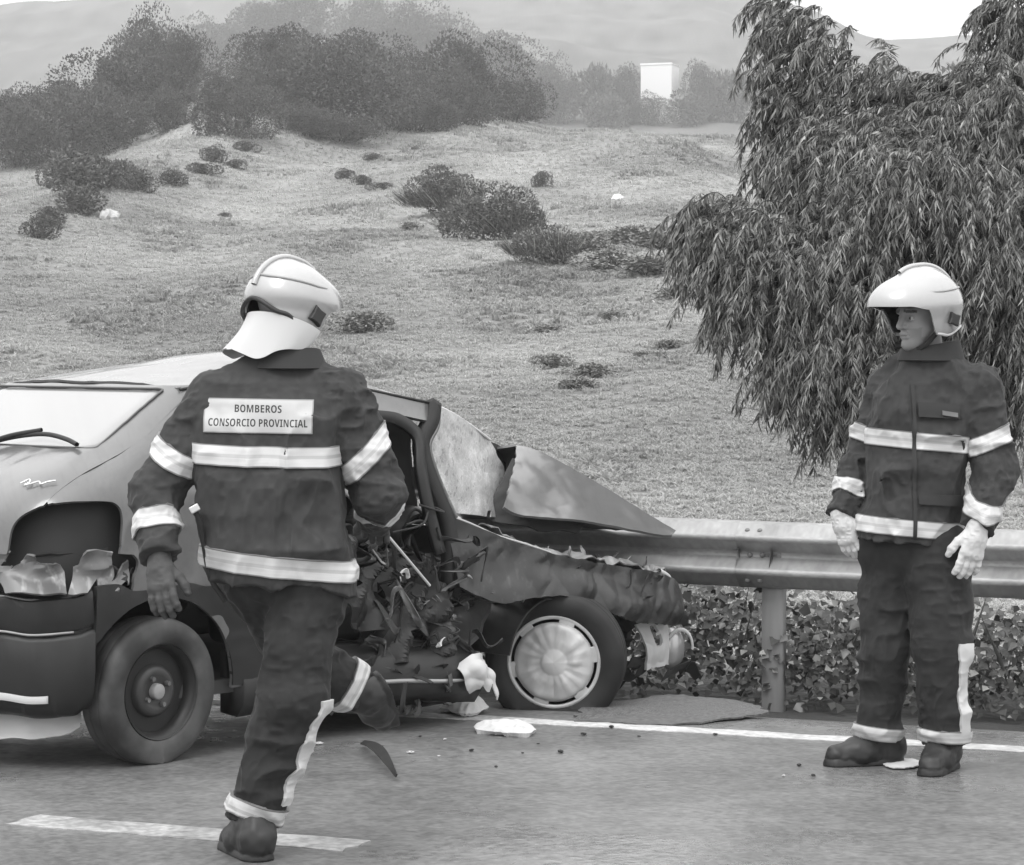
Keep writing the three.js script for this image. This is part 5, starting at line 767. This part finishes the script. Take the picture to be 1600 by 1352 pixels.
// ------------------------------------------------------------------ firefighter walking away, seen from behind
{
  const g = thing('person', 'person in dark fire jacket with lettered back patch walking towards the wreck', 'person', 'firefighters at the crash');
  const D = 8.15, P = (x, y, d = 0) => at(x, y, D + d);
  const neck = P(440, 575, 0.10), shL = P(333, 622, 0.06), shR = P(533, 622, 0.08), elL = P(243, 772, -0.02), wrL = P(249, 872, -0.16), elR = P(590, 772, 0.06), wrR = P(588, 806, 0.36);
  const hipR = P(478, 905, 0), hipL = P(415, 905, 0.03), knR = P(458, 1088, -0.06), anR = P(398, 1268, -0.02), knL = P(474, 1030, 0.20), anL = P(548, 1076, 0.26);
  const torso = trunkField(rowsFrom([[548, 392, 492, D + 0.12, 0.075], [575, 365, 512, D + 0.11, 0.095], [600, 324, 543, D + 0.09, 0.13], [630, 302, 546, D + 0.07, 0.15], [670, 297, 545, D + 0.05, 0.16], [720, 298, 538, D + 0.03, 0.165], [800, 306, 536, D, 0.165], [870, 318, 548, D, 0.17], [900, 326, 556, D, 0.172], [960, 332, 562, D, 0.172]]));
  const armL = join(0.03, cone(shL, elL, 0.088, 0.077), cone(elL, wrL, 0.076, 0.064)), armR = join(0.03, cone(shR, elR, 0.098, 0.086), cone(elR, wrR, 0.084, 0.064));
  const h0 = P(335, 903), h1 = P(562, 934), hn = V(-(h1.y - h0.y), h1.x - h0.x, 0).normalize();           // plane of the hem
  const cuff = wrL.clone().sub(elL).normalize(), cuffR = wrR.clone().sub(elR).normalize();
  const shoulders = join(0.06, cone(neck, shL, 0.075, 0.075), cone(neck, shR, 0.075, 0.080));
  const torsoF = folds((x, y, z) => Math.max(join(0.05, torso, shoulders)(x, y, z), -((x - h0.x) * hn.x + (y - h0.y) * hn.y)), 0.019, 8, 3, 0.6);
  const armLF = folds((x, y, z) => Math.max(armL(x, y, z), (x - wrL.x) * cuff.x + (y - wrL.y) * cuff.y + (z - wrL.z) * cuff.z), 0.014, 11, 5, 1.4), armRF = folds((x, y, z) => Math.max(armR(x, y, z), (x - wrR.x) * cuffR.x + (y - wrR.y) * cuffR.y + (z - wrR.z) * cuffR.z), 0.016, 12, 8, 1.5);
  const jacket = (x, y, z) => smin(smin(torsoF(x, y, z), armLF(x, y, z), 0.022), armRF(x, y, z), 0.022);
  const legR = join(0.03, cone(hipR, knR, 0.130, 0.104), cone(knR, anR, 0.104, 0.084)), legL = join(0.03, cone(hipL, knL, 0.128, 0.098), cone(knL, anL, 0.096, 0.080));
  const aR = anR.clone().sub(knR).normalize(), aL = anL.clone().sub(knL).normalize(), eR = anR.clone().addScaledVector(aR, 0.035), eL = anL.clone().addScaledVector(aL, 0.03);
  const legRF = folds((x, y, z) => Math.max(legR(x, y, z), (x - eR.x) * aR.x + (y - eR.y) * aR.y + (z - eR.z) * aR.z), 0.015, 9, 13, 1.4), legLF = folds((x, y, z) => Math.max(legL(x, y, z), (x - eL.x) * aL.x + (y - eL.y) * aL.y + (z - eL.z) * aL.z), 0.014, 9, 17, 1.4);
  const seat = cone(P(418, 880, 0.02), P(474, 880, 0), 0.135, 0.135), trousers = (x, y, z) => Math.max(smin(smin(legRF(x, y, z), legLF(x, y, z), 0.02), seat(x, y, z), 0.03), y - 0.93);
  // the body under the clothes: one continuous figure, fingers included
  const fwd = V(0.66, -0.20, -0.70).normalize(), hup = V(0.12, 0.97, -0.14); hup.addScaledVector(fwd, -hup.dot(fwd)).normalize();
  const hc = P(450, 484, 0.14), head = headField(hc, fwd, hup, 1.0);
  const heel = V(0, 0, 0), toeDir = V(-0.45, 0, -0.89).normalize(), hR = anR.clone().add(V(0.012, 0, 0.06)); hR.y = 0.0; const tR = hR.clone().addScaledVector(toeDir, 0.20);
  const toeL = V(0.10, -0.62, -0.78).normalize(), upL = V(-0.75, -0.62, 0.1); upL.addScaledVector(toeL, -upL.dot(toeL)).normalize();
  const bl = anL.clone().addScaledVector(aL, 0.055), hL = bl.clone().addScaledVector(upL, -0.075).addScaledVector(toeL, 0.0), tL = hL.clone().addScaledVector(toeL, 0.17);
  const hand1 = handField(wrL.clone().addScaledVector(cuff, 0.02), cuff.clone(), V(0.95, 0.1, 0.2).addScaledVector(cuff, -V(0.95, 0.1, 0.2).dot(cuff)).normalize(), V(-0.2, 0.1, 0.95).addScaledVector(cuff, -V(-0.2, 0.1, 0.95).dot(cuff)).normalize(), 1.0, 0.7);
  const hand2 = handField(wrR.clone().addScaledVector(cuffR, 0.02), cuffR.clone(), V(-0.95, 0.1, 0), V(0, 0.98, 0.2).addScaledVector(cuffR, -V(0, 0.98, 0.2).dot(cuffR)).normalize(), 1.0, 0.7);
  const bodyF = join(0.04, cone(P(440, 660, 0.06), P(447, 880), 0.09, 0.11), cone(shL, shR, 0.06, 0.06), cone(shL, elL, 0.05, 0.042), cone(elL, wrL, 0.042, 0.030), cone(shR, elR, 0.05, 0.042), cone(elR, wrR, 0.042, 0.030), cone(hipR, knR, 0.08, 0.055), cone(knR, anR, 0.055, 0.04), cone(hipL, knL, 0.08, 0.055), cone(knL, anL, 0.055, 0.04), cone(neck, hc.clone().addScaledVector(hup, -0.04), 0.058, 0.055));
  const all = [neck, shL, shR, elL, wrL, elR, wrR, hipR, hipL, knR, anR, knL, anL, h0, h1];
  const bodyGeo = mergeGeometries([surface(bodyF, ...bounds(all, 0.16), 0.016, () => 0.3), surface(head.field, ...bounds([hc], 0.15), 0.005, head.tone), surface(hand1.f, ...bounds(hand1.pts, 0.01), 0.004, () => 0.3), surface(hand2.f, ...bounds(hand2.pts, 0.01), 0.004, () => 0.3)]);
  mesh('body', bodyGeo, M.skin, g);
  const jk = mesh('jacket', surface(jacket, ...bounds([neck, shL, shR, elL, wrL, elR, wrR, h0, h1], 0.2), 0.0075, jacketTone), M.jacket, g);
  const tr = mesh('trousers', surface(trousers, ...bounds([hipR, hipL, knR, anR, knL, anL], 0.17), 0.0075, trouserTone), M.trousers, g);
  const glove = (h, nm) => { const q = mesh('glove', surface((x, y, z) => h.f(x, y, z) - 0.0035 + 0.0022 * Math.abs(noise(x * 55, y * 75, z * 55)), ...bounds(h.pts, 0.02), 0.0045, (x, y, z) => 0.05 + 0.02 * fbm(x * 40, y * 40, z * 40)), M.glove, g); q.userData.label = 'dark work glove'; };
  glove(hand1); glove(hand2);
  const bR = bootField(anR.clone().addScaledVector(aR, 0.0), hR, tR, { up: V(0, 1, 0) }), bL = bootField(anL.clone().addScaledVector(aL, 0.0), hL, tL, { up: upL });
  mesh('boot', surface(bR, ...bounds([anR, hR, tR], 0.11), 0.006, bootTone), M.boot, g); mesh('boot', surface(bL, ...bounds([anL, hL, tL], 0.11), 0.006, (x, y, z) => bootTone(x, y + 1, z)), M.boot, g);
  // reflective bands
  const tor2 = (x, y, z) => torsoF(x, y, z);
  const c1 = P(416, 706, 0.03), c2 = P(440, 878, 0.0);
  mesh('chest_band', ring(tor2, c1, V(0.03, 1, 0.06), 0.062, 0.009), M.band, jk); mesh('hem_band', ring(tor2, c2, V(0.115, 1, 0.03), 0.064), M.band, jk);
  const along = (a, b, t) => a.clone().lerp(b, t);
  mesh('sleeve_band', ring(armLF, along(shL, elL, 0.60), V(shL.x - elL.x + 0.03, shL.y - elL.y + 0.05, 0.06), 0.062), M.band, jk); mesh('sleeve_band', ring(armRF, along(shR, elR, 0.60), V(shR.x - elR.x - 0.16, shR.y - elR.y, 0.06), 0.062), M.band, jk);
  mesh('sleeve_band', ring(armLF, along(elL, wrL, 0.52), elL.clone().sub(wrL), 0.062, 0.006), M.band, jk); mesh('sleeve_band', ring(armRF, along(elR, wrR, 0.26), elR.clone().sub(wrR), 0.05), M.band, jk);
  mesh('ankle_band', ring(trousers, anR.clone().addScaledVector(aR, -0.002), aR.clone().add(V(0.02, 0, 0.1)), 0.066, 0.010), M.band, tr); mesh('ankle_band', ring(trousers, anL.clone().addScaledVector(aL, -0.005), aL, 0.06, 0.010), M.band, tr);
  mesh('side_stripe', strip(trousers, [along(knR, anR, 0.06), along(knR, anR, 0.5), along(knR, anR, 0.96)], V(0.97, 0.1, 0.32).normalize(), V(-0.3, 0, 0.95).normalize(), 0.055), M.bandPlain, tr);
  // patch on the back with its two lines of lettering
  {
    const cv = document.createElement('canvas'); cv.width = 680; cv.height = 240; const x = cv.getContext('2d');
    x.fillStyle = '#b2b2b2'; x.fillRect(0, 0, 680, 240); x.strokeStyle = '#8a8a8a'; x.lineWidth = 8; x.strokeRect(4, 4, 672, 232);
    x.fillStyle = '#2e2e2e'; x.textAlign = 'center'; x.textBaseline = 'middle'; x.font = 'bold 74px sans-serif'; x.save(); x.translate(340, 70); const w1 = x.measureText('BOMBEROS').width; x.scale(300 / w1, 1); x.fillText('BOMBEROS', 0, 0); x.restore();
    x.save(); x.translate(340, 168); const w2 = x.measureText('CONSORCIO PROVINCIAL').width; x.scale(620 / w2, 1); x.fillText('CONSORCIO PROVINCIAL', 0, 0); x.restore();
    const t = new THREE.CanvasTexture(cv); t.colorSpace = THREE.SRGBColorSpace; const pm = grey(1, { roughness: 0.7, map: t });
    const A = P(321, 621), B = P(492, 624), C = P(322, 674), E = P(492, 677);
    const map = (u, v) => { const top = A.clone().lerp(B, u), bot = C.clone().lerp(E, u), o = bot.lerp(top, v); o.z = -D - 0.06; const d = V(0, 0, 1), r = reach(torsoF, o, d); return o.addScaledVector(d, r + 0.005); };
    mesh('back_patch', solidify(sheet(map, 40, 16), 0.004), pm, jk).userData.label = 'pale back patch with two lines of dark lettering';
    // seam along the shoulders and the sleeves
  }
  // helmet and neck guard
  const hm = mesh('helmet', helmetGeo(hc.clone().addScaledVector(hup, 0.012), fwd, hup, 0.136, degmap([[0, 80], [34, 82], [58, 92], [76, 126], [100, 126], [135, 108], [180, 92]]), 0.05), M.helmet, g);
  mesh('helmet_lining', helmetGeo(hc.clone().addScaledVector(hup, 0.012), fwd, hup, 0.1285, degmap([[0, 78], [34, 80], [58, 90], [76, 124], [100, 124], [135, 106], [180, 90]]), 0.05, 0.004), M.trim, hm);
  {                                                                   // raised crest over the crown and a grey band round the shell
    const cc = hc.clone().addScaledVector(hup, 0.012), R0 = 0.136, on = (az, po, o) => { const s = Math.sin(po), bk = Math.cos(az), r = R0 * (1 + 0.10 * s * Math.abs(bk) * (bk < 0 ? 0.9 : 0.6) - 0.04 * s * Math.abs(Math.sin(az))) * (1 + 0.045 * Math.exp(-Math.pow(s * Math.sin(az) / 0.16, 2)) * sst(2.0, 0.9, po)) + o; return cc.clone().addScaledVector(hup, Math.cos(po) * r * 1.02).addScaledVector(fwd, s * bk * r).addScaledVector(head.side, s * Math.sin(az) * r); };
    const cp = []; for (let i = 0; i <= 16; i++) { const t = lerp(-1.35, 0.55, i / 16); cp.push(on(t < 0 ? Math.PI : 0, Math.abs(t) + 0.001, 0.002)); }
    mesh('crest', tube(cp, 0.010, 40, 8), M.helmet, hm);
    const bp = []; for (let i = 0; i <= 40; i++) { const az = lerp(1.15, 2 * Math.PI - 1.15, i / 40); bp.push(on(az, 1.12, 0.0005)); }
    mesh('shell_band', tube(bp, 0.0045, 80, 6), grey(0.30, { roughness: 0.5 }), hm);
  }
  const em = hc.clone().addScaledVector(head.side, 0.122).addScaledVector(fwd, 0.01).addScaledVector(hup, -0.02); mesh('emblem', emblem(em, head.side, hup, 0.030), M.trim, hm);
  const em2 = hc.clone().addScaledVector(head.side, -0.122).addScaledVector(hup, -0.02); mesh('emblem', emblem(em2, head.side.clone().negate(), hup, 0.030), M.trim, hm);
  const rim = []; for (let i = 0; i <= 24; i++) { const az = lerp(112, 248, i / 24), deg = az > 180 ? 360 - az : az, po = (linmap([[100, 126], [135, 108], [180, 92]], deg) + 1) / 57.3, r = 0.139; rim.push(hc.clone().addScaledVector(hup, 0.012 + Math.cos(po) * r).addScaledVector(fwd, Math.sin(po) * Math.cos(az / 57.3) * r * 1.06).addScaledVector(head.side, Math.sin(po) * Math.sin(az / 57.3) * r)); }
  mesh('edge_trim', tube(rim, 0.0075, 60, 6), M.trim, hm);
  const b0 = Math.atan2(-fwd.z, -fwd.x);                               // back of the head
  const capeMap = (u, v) => {
    const a = b0 + lerp(-1.75, 1.75, u), e = Math.abs(u - 0.5) * 2, top = P(450, 486).y - 0.062 * e * e, bot = P(450, 550).y + 0.014 * Math.sin(u * 11 + 1) - 0.006 * Math.sin(u * 23), q = Math.pow(v, 1.3);
    const rx = lerp(0.126, 0.142 + 0.010 * Math.sin(u * 17) + 0.006 * Math.sin(u * 41 + 1), q), rz = lerp(0.130, 0.152, q), cx = hc.x - 0.055 * q, cz = hc.z + 0.01;
    return V(cx + Math.cos(a) * rx, lerp(top, bot, v), cz + Math.sin(a) * rz);
  };
  mesh('neck_guard', sheet(capeMap, 60, 16, { thick: 0.004 }), M.cape, hm);
  mesh('collar', sheet((u, v) => { const a = u * 6.283, o = P(444, 562, 0.11), r = 0.090 + 0.02 * (1 - v); return V(o.x + Math.cos(a) * r * 1.12, o.y - 0.03 + v * (0.055 + 0.008 * Math.sin(a * 2)), o.z + Math.sin(a) * r); }, 48, 8, { thick: 0.012 }), grey(0.034, { roughness: 0.9 }), jk);
  // radio lead and strap hanging at the left hip
  mesh('hip_strap', tube([P(300, 790, -0.13), P(312, 815, -0.12), P(318, 850, -0.1), P(330, 905, -0.08), P(352, 940, -0.06)], 0.009, 24, 6), M.strap, jk);
  mesh('buckle', boxAt(0.03, 0.022, 0.014, ...P(304, 795, -0.14).toArray(), 0, 0, 0.5, 0.004), grey(0.7, { metalness: 0.6, roughness: 0.3 }), jk);
  rebase(g, V(hR.x, 0, hR.z));
}

// ------------------------------------------------------------------ firefighter standing by the barrier
{
  const g = thing('person', 'person in dark fire suit and white peaked helmet standing with white gloves by the barrier', 'person', 'firefighters at the crash');
  const D = 9.88, P = (x, y, d = 0) => at(x, y, D + d);
  const neck = P(1452, 565, 0.02), shR = P(1388, 608, 0.10), shL = P(1530, 608, -0.04), elR = P(1340, 735, 0.10), wrR = P(1314, 806, 0.02), elL = P(1556, 735, -0.10), wrL = P(1527, 826, -0.20);
  const hipR = P(1390, 870, 0.05), hipL = P(1462, 870, -0.05), knR = P(1382, 1010, 0.02), knL = P(1473, 1010, -0.10), anR = P(1374, 1140, 0.05), anL = P(1478, 1150, -0.08);
  const torso = trunkField(rowsFrom([[548, 1410, 1502, D + 0.02, 0.08], [570, 1392, 1525, D + 0.02, 0.10], [600, 1372, 1538, D + 0.02, 0.135], [640, 1364, 1530, D, 0.155], [700, 1354, 1518, D, 0.165], [770, 1347, 1512, D, 0.165], [830, 1338, 1506, D, 0.165], [860, 1334, 1502, D, 0.165]]));
  const armR = join(0.03, cone(shR, elR, 0.080, 0.068), cone(elR, wrR, 0.066, 0.056)), armL = join(0.03, cone(shL, elL, 0.094, 0.080), cone(elL, wrL, 0.078, 0.062));
  const h0 = P(1335, 838), h1 = P(1502, 853), hn = V(-(h1.y - h0.y), h1.x - h0.x, 0).normalize(), cR = wrR.clone().sub(elR).normalize(), cL = wrL.clone().sub(elL).normalize();
  const torsoF = folds((x, y, z) => Math.max(join(0.05, torso, cone(neck, shR, 0.07, 0.072), cone(neck, shL, 0.07, 0.075))(x, y, z), -((x - h0.x) * hn.x + (y - h0.y) * hn.y)), 0.018, 8.5, 23, 0.8);
  const end = (f, w, c) => (x, y, z) => Math.max(f(x, y, z), (x - w.x) * c.x + (y - w.y) * c.y + (z - w.z) * c.z);
  const armRF = folds(end(armR, wrR, cR), 0.016, 12, 25, 1.5), armLF = folds(end(armL, wrL, cL), 0.014, 11, 28, 1.4), jacket = (x, y, z) => smin(smin(torsoF(x, y, z), armRF(x, y, z), 0.02), armLF(x, y, z), 0.02);
  const aR = anR.clone().sub(knR).normalize(), aL = anL.clone().sub(knL).normalize(), eR = anR.clone().addScaledVector(aR, 0.045), eL = anL.clone().addScaledVector(aL, 0.035);
  const legRF = folds(end(join(0.03, cone(hipR, knR, 0.112, 0.098), cone(knR, anR, 0.098, 0.090)), eR, aR), 0.014, 8.5, 33, 1.3), legLF = folds(end(join(0.03, cone(hipL, knL, 0.125, 0.108), cone(knL, anL, 0.106, 0.092)), eL, aL), 0.014, 8.5, 37, 1.3);
  const pocket = ell(P(1502, 950, -0.06), [0.045, 0.12, 0.085]), seat = cone(P(1390, 850, 0.03), P(1458, 850, -0.03), 0.13, 0.13), trousers = (x, y, z) => Math.max(smin(smin(smin(legRF(x, y, z), legLF(x, y, z), 0.016), seat(x, y, z), 0.03), pocket(x, y, z), 0.02), y - 0.90);
  const fwd = V(-0.86, -0.10, 0.50).normalize(), hup = V(-0.06, 0.99, 0.03); hup.addScaledVector(fwd, -hup.dot(fwd)).normalize();
  const hc = P(1440, 496, -0.03), head = headField(hc, fwd, hup, 0.98);
  const gl = (w, c) => w.clone().addScaledVector(c, 0.005);
  const orth = (v, c) => v.addScaledVector(c, -v.dot(c)).normalize(), dL = V(-0.22, -0.97, 0.05).normalize(), dR = V(0.28, -0.95, 0.1).normalize();
  const handL = handField(gl(wrL, dL), dL, orth(V(-0.93, 0.2, 0.3), dL), orth(V(0.3, 0, 0.95), dL), 1.08, 0.35), handR = handField(gl(wrR, dR), dR, orth(V(0.75, 0.1, 0.65), dR), orth(V(-0.65, 0, 0.75), dR), 1.02, 0.8);
  const bodyF = join(0.04, cone(P(1446, 650), P(1424, 830), 0.09, 0.11), cone(shL, shR, 0.055, 0.055), cone(shL, elL, 0.05, 0.042), cone(elL, wrL, 0.042, 0.030), cone(shR, elR, 0.048, 0.04), cone(elR, wrR, 0.04, 0.030), cone(hipR, knR, 0.075, 0.055), cone(knR, anR, 0.055, 0.04), cone(hipL, knL, 0.075, 0.055), cone(knL, anL, 0.055, 0.04), cone(neck, hc.clone().addScaledVector(hup, -0.06).addScaledVector(fwd, -0.015), 0.058, 0.054));
  const all = [neck, shL, shR, elL, wrL, elR, wrR, hipR, hipL, knR, anR, knL, anL, h0, h1];
  mesh('body', mergeGeometries([surface(bodyF, ...bounds(all, 0.16), 0.016, () => 0.28), surface(head.field, ...bounds([hc], 0.15), 0.0035, head.tone), surface(handL.f, ...bounds(handL.pts, 0.01), 0.004, () => 0.3), surface(handR.f, ...bounds(handR.pts, 0.01), 0.004, () => 0.3)]), M.skin, g);
  const jk = mesh('jacket', surface(jacket, ...bounds([neck, shL, shR, elL, wrL, elR, wrR, h0, h1], 0.2), 0.0075, jacketTone), M.jacket, g), tr = mesh('trousers', surface(trousers, ...bounds([hipR, hipL, knR, anR, knL, anL], 0.17), 0.0075, trouserTone), M.trousers, g);
  for (const h of [handL, handR]) mesh('glove', surface((x, y, z) => h.f(x, y, z) - 0.0040 + 0.0032 * Math.abs(noise(x * 55, y * 75, z * 55)), ...bounds(h.pts, 0.02), 0.004, (x, y, z) => 0.58 + 0.16 * fbm(x * 30, y * 30, z * 30)), M.glove, g).userData.label = 'white work glove';
  const soleR = onGround(1392, 1188), soleL = onGround(1474, 1202), tdR = V(-0.97, 0, 0.24).normalize(), tdL = V(-0.42, 0, 0.9).normalize();
  const hR = V(anR.x + 0.045, 0, anR.z - 0.01), tR = hR.clone().addScaledVector(tdR, 0.215), hL = V(anL.x + 0.01, 0, anL.z - 0.05), tL = hL.clone().addScaledVector(tdL, 0.205);
  for (const [an, h, t] of [[anR, hR, tR], [anL, hL, tL]]) mesh('boot', surface(bootField(an.clone(), h, t, { up: V(0, 1, 0) }), ...bounds([an, h, t], 0.11), 0.006, bootTone), M.boot, g);
  const along = (a, b, t) => a.clone().lerp(b, t);
  mesh('chest_band', ring(torsoF, P(1436, 688), V(0.09, 1, 0), 0.062), M.band, jk); mesh('hem_band', ring(torsoF, P(1420, 822), V(0.09, 1, 0), 0.062), M.band, jk);
  mesh('sleeve_band', ring(armLF, along(shL, elL, 0.62), V(shL.x - elL.x - 0.07, shL.y - elL.y, 0), 0.062), M.band, jk); mesh('sleeve_band', ring(armRF, along(shR, elR, 0.58), shR.clone().sub(elR), 0.060), M.band, jk);
  mesh('sleeve_band', ring(armLF, along(elL, wrL, 0.56), V(elL.x - wrL.x - 0.02, elL.y - wrL.y, 0.1), 0.058), M.band, jk); mesh('sleeve_band', ring(armRF, along(elR, wrR, 0.46), elR.clone().sub(wrR), 0.055), M.band, jk);
  mesh('ankle_band', ring(trousers, anR.clone().addScaledVector(aR, 0.012), V(0.12, 1, 0), 0.060, 0.010), M.band, tr); mesh('ankle_band', ring(trousers, anL.clone().addScaledVector(aL, 0.002), V(0.05, 1, 0), 0.060, 0.010), M.band, tr);
  mesh('side_stripe', strip(trousers, [along(hipL, knL, 0.96), along(knL, anL, 0.5), along(knL, anL, 0.98)], V(0.62, 0.05, 0.78).normalize(), V(0.78, 0, -0.62).normalize(), 0.05), M.bandPlain, tr);
  // stand-up collar, front closure and pocket flap
  const collar = (u, v) => { const a = u * 6.283, o = P(1452, 556, 0.0), r = 0.082 + 0.016 * (1 - v) + 0.006 * Math.sin(a * 3 + 1); return V(o.x + Math.cos(a) * r * 1.15, o.y - 0.02 + v * (0.058 + 0.016 * Math.cos(a)), o.z + Math.sin(a) * r); };
  mesh('collar', sheet(collar, 48, 8, { thick: 0.012 }), grey(0.034, { roughness: 0.9 }), jk);
  const onFront = (x, y) => { const o = P(x, y); const d = V(0, 0, 1); return o.addScaledVector(d, reach(torsoF, o, d)); };
  mesh('front_flap', solidify(sheet((u, v) => { const p = onFront(lerp(1416, 1422, u), lerp(600, 842, v)); p.z += 0.003; return p; }, 3, 40), 0.006), grey(0.034, { roughness: 0.9 }), jk);
  mesh('pocket_flap', solidify(sheet((u, v) => { const p = onFront(lerp(1425, 1490, u), lerp(628, 650, v) + 4 * u); p.z += 0.010; return p; }, 10, 5), 0.008), grey(0.034, { roughness: 0.9 }), jk);
  mesh('pocket_flap', solidify(sheet((u, v) => { const p = onFront(lerp(1425, 1495, u), lerp(768, 784, v) + 4 * u); p.z += 0.010; return p; }, 10, 5), 0.008), grey(0.034, { roughness: 0.9 }), jk);
  mesh('chest_tag', solidify(sheet((u, v) => { const p = onFront(lerp(1462, 1486, u), lerp(640, 647, v) + 4 * u); p.z += 0.024; return p; }, 6, 3), 0.004), grey(0.16, { roughness: 0.8 }), jk);
  // helmet
  const hm = mesh('helmet', helmetGeo(hc.clone().addScaledVector(hup, 0.028), fwd, hup, 0.150, degmap([[0, 82], [40, 83], [62, 88], [74, 124], [100, 129], [140, 118], [180, 112]]), 0.062), M.helmet, g);
  mesh('helmet_lining', helmetGeo(hc.clone().addScaledVector(hup, 0.028), fwd, hup, 0.1425, degmap([[0, 80], [40, 81], [62, 86], [74, 122], [100, 127], [140, 116], [180, 110]]), 0.060, 0.004), M.trim, hm);
  {                                                                   // raised crest over the crown and a grey band round the shell
    const cc = hc.clone().addScaledVector(hup, 0.028), R0 = 0.150, on = (az, po, o) => { const s = Math.sin(po), bk = Math.cos(az), r = R0 * (1 + 0.10 * s * Math.abs(bk) * (bk < 0 ? 0.9 : 0.6) - 0.04 * s * Math.abs(Math.sin(az))) * (1 + 0.045 * Math.exp(-Math.pow(s * Math.sin(az) / 0.16, 2)) * sst(2.0, 0.9, po)) + o; return cc.clone().addScaledVector(hup, Math.cos(po) * r * 1.02).addScaledVector(fwd, s * bk * r).addScaledVector(head.side, s * Math.sin(az) * r); };
    const cp = []; for (let i = 0; i <= 16; i++) { const t = lerp(-1.35, 0.55, i / 16); cp.push(on(t < 0 ? Math.PI : 0, Math.abs(t) + 0.001, 0.002)); }
    mesh('crest', tube(cp, 0.010, 40, 8), M.helmet, hm);
    const bp = []; for (let i = 0; i <= 40; i++) { const az = lerp(1.15, 2 * Math.PI - 1.15, i / 40); bp.push(on(az, 1.12, 0.0005)); }
    mesh('shell_band', tube(bp, 0.0045, 80, 6), grey(0.30, { roughness: 0.5 }), hm);
  }
  for (const s of [1, -1]) { const n = head.side.clone().multiplyScalar(s), c = hc.clone().addScaledVector(n, 0.139).addScaledVector(fwd, -0.035).addScaledVector(hup, -0.012); mesh('emblem', emblem(c, n, hup, 0.026), M.trim, hm); }
  mesh('chin_strap', tube([head.Q(0.0, -0.055, 0.088), head.Q(0.045, -0.105, 0.055), head.Q(0.062, -0.122, 0), head.Q(0.045, -0.105, -0.055), head.Q(0, -0.055, -0.088)], 0.010, 30, 6), M.strap, hm);
  const rimP = []; for (let i = 0; i <= 30; i++) { const az = lerp(76, 284, i / 30), deg = az > 180 ? 360 - az : az, po = (linmap([[74, 124], [100, 129], [140, 118], [180, 112]], deg)) / 57.3, r = 0.152; rimP.push(hc.clone().addScaledVector(hup, 0.028 + Math.cos(po) * r).addScaledVector(fwd, Math.sin(po) * Math.cos(az / 57.3) * r * 1.04).addScaledVector(head.side, Math.sin(po) * Math.sin(az / 57.3) * r * 0.98)); }
  mesh('edge_trim', tube(rimP, 0.006, 60, 6), M.bandPlain, hm);
  rebase(g, V(anR.x, 0, anR.z));
}
renderer.render(scene, camera);
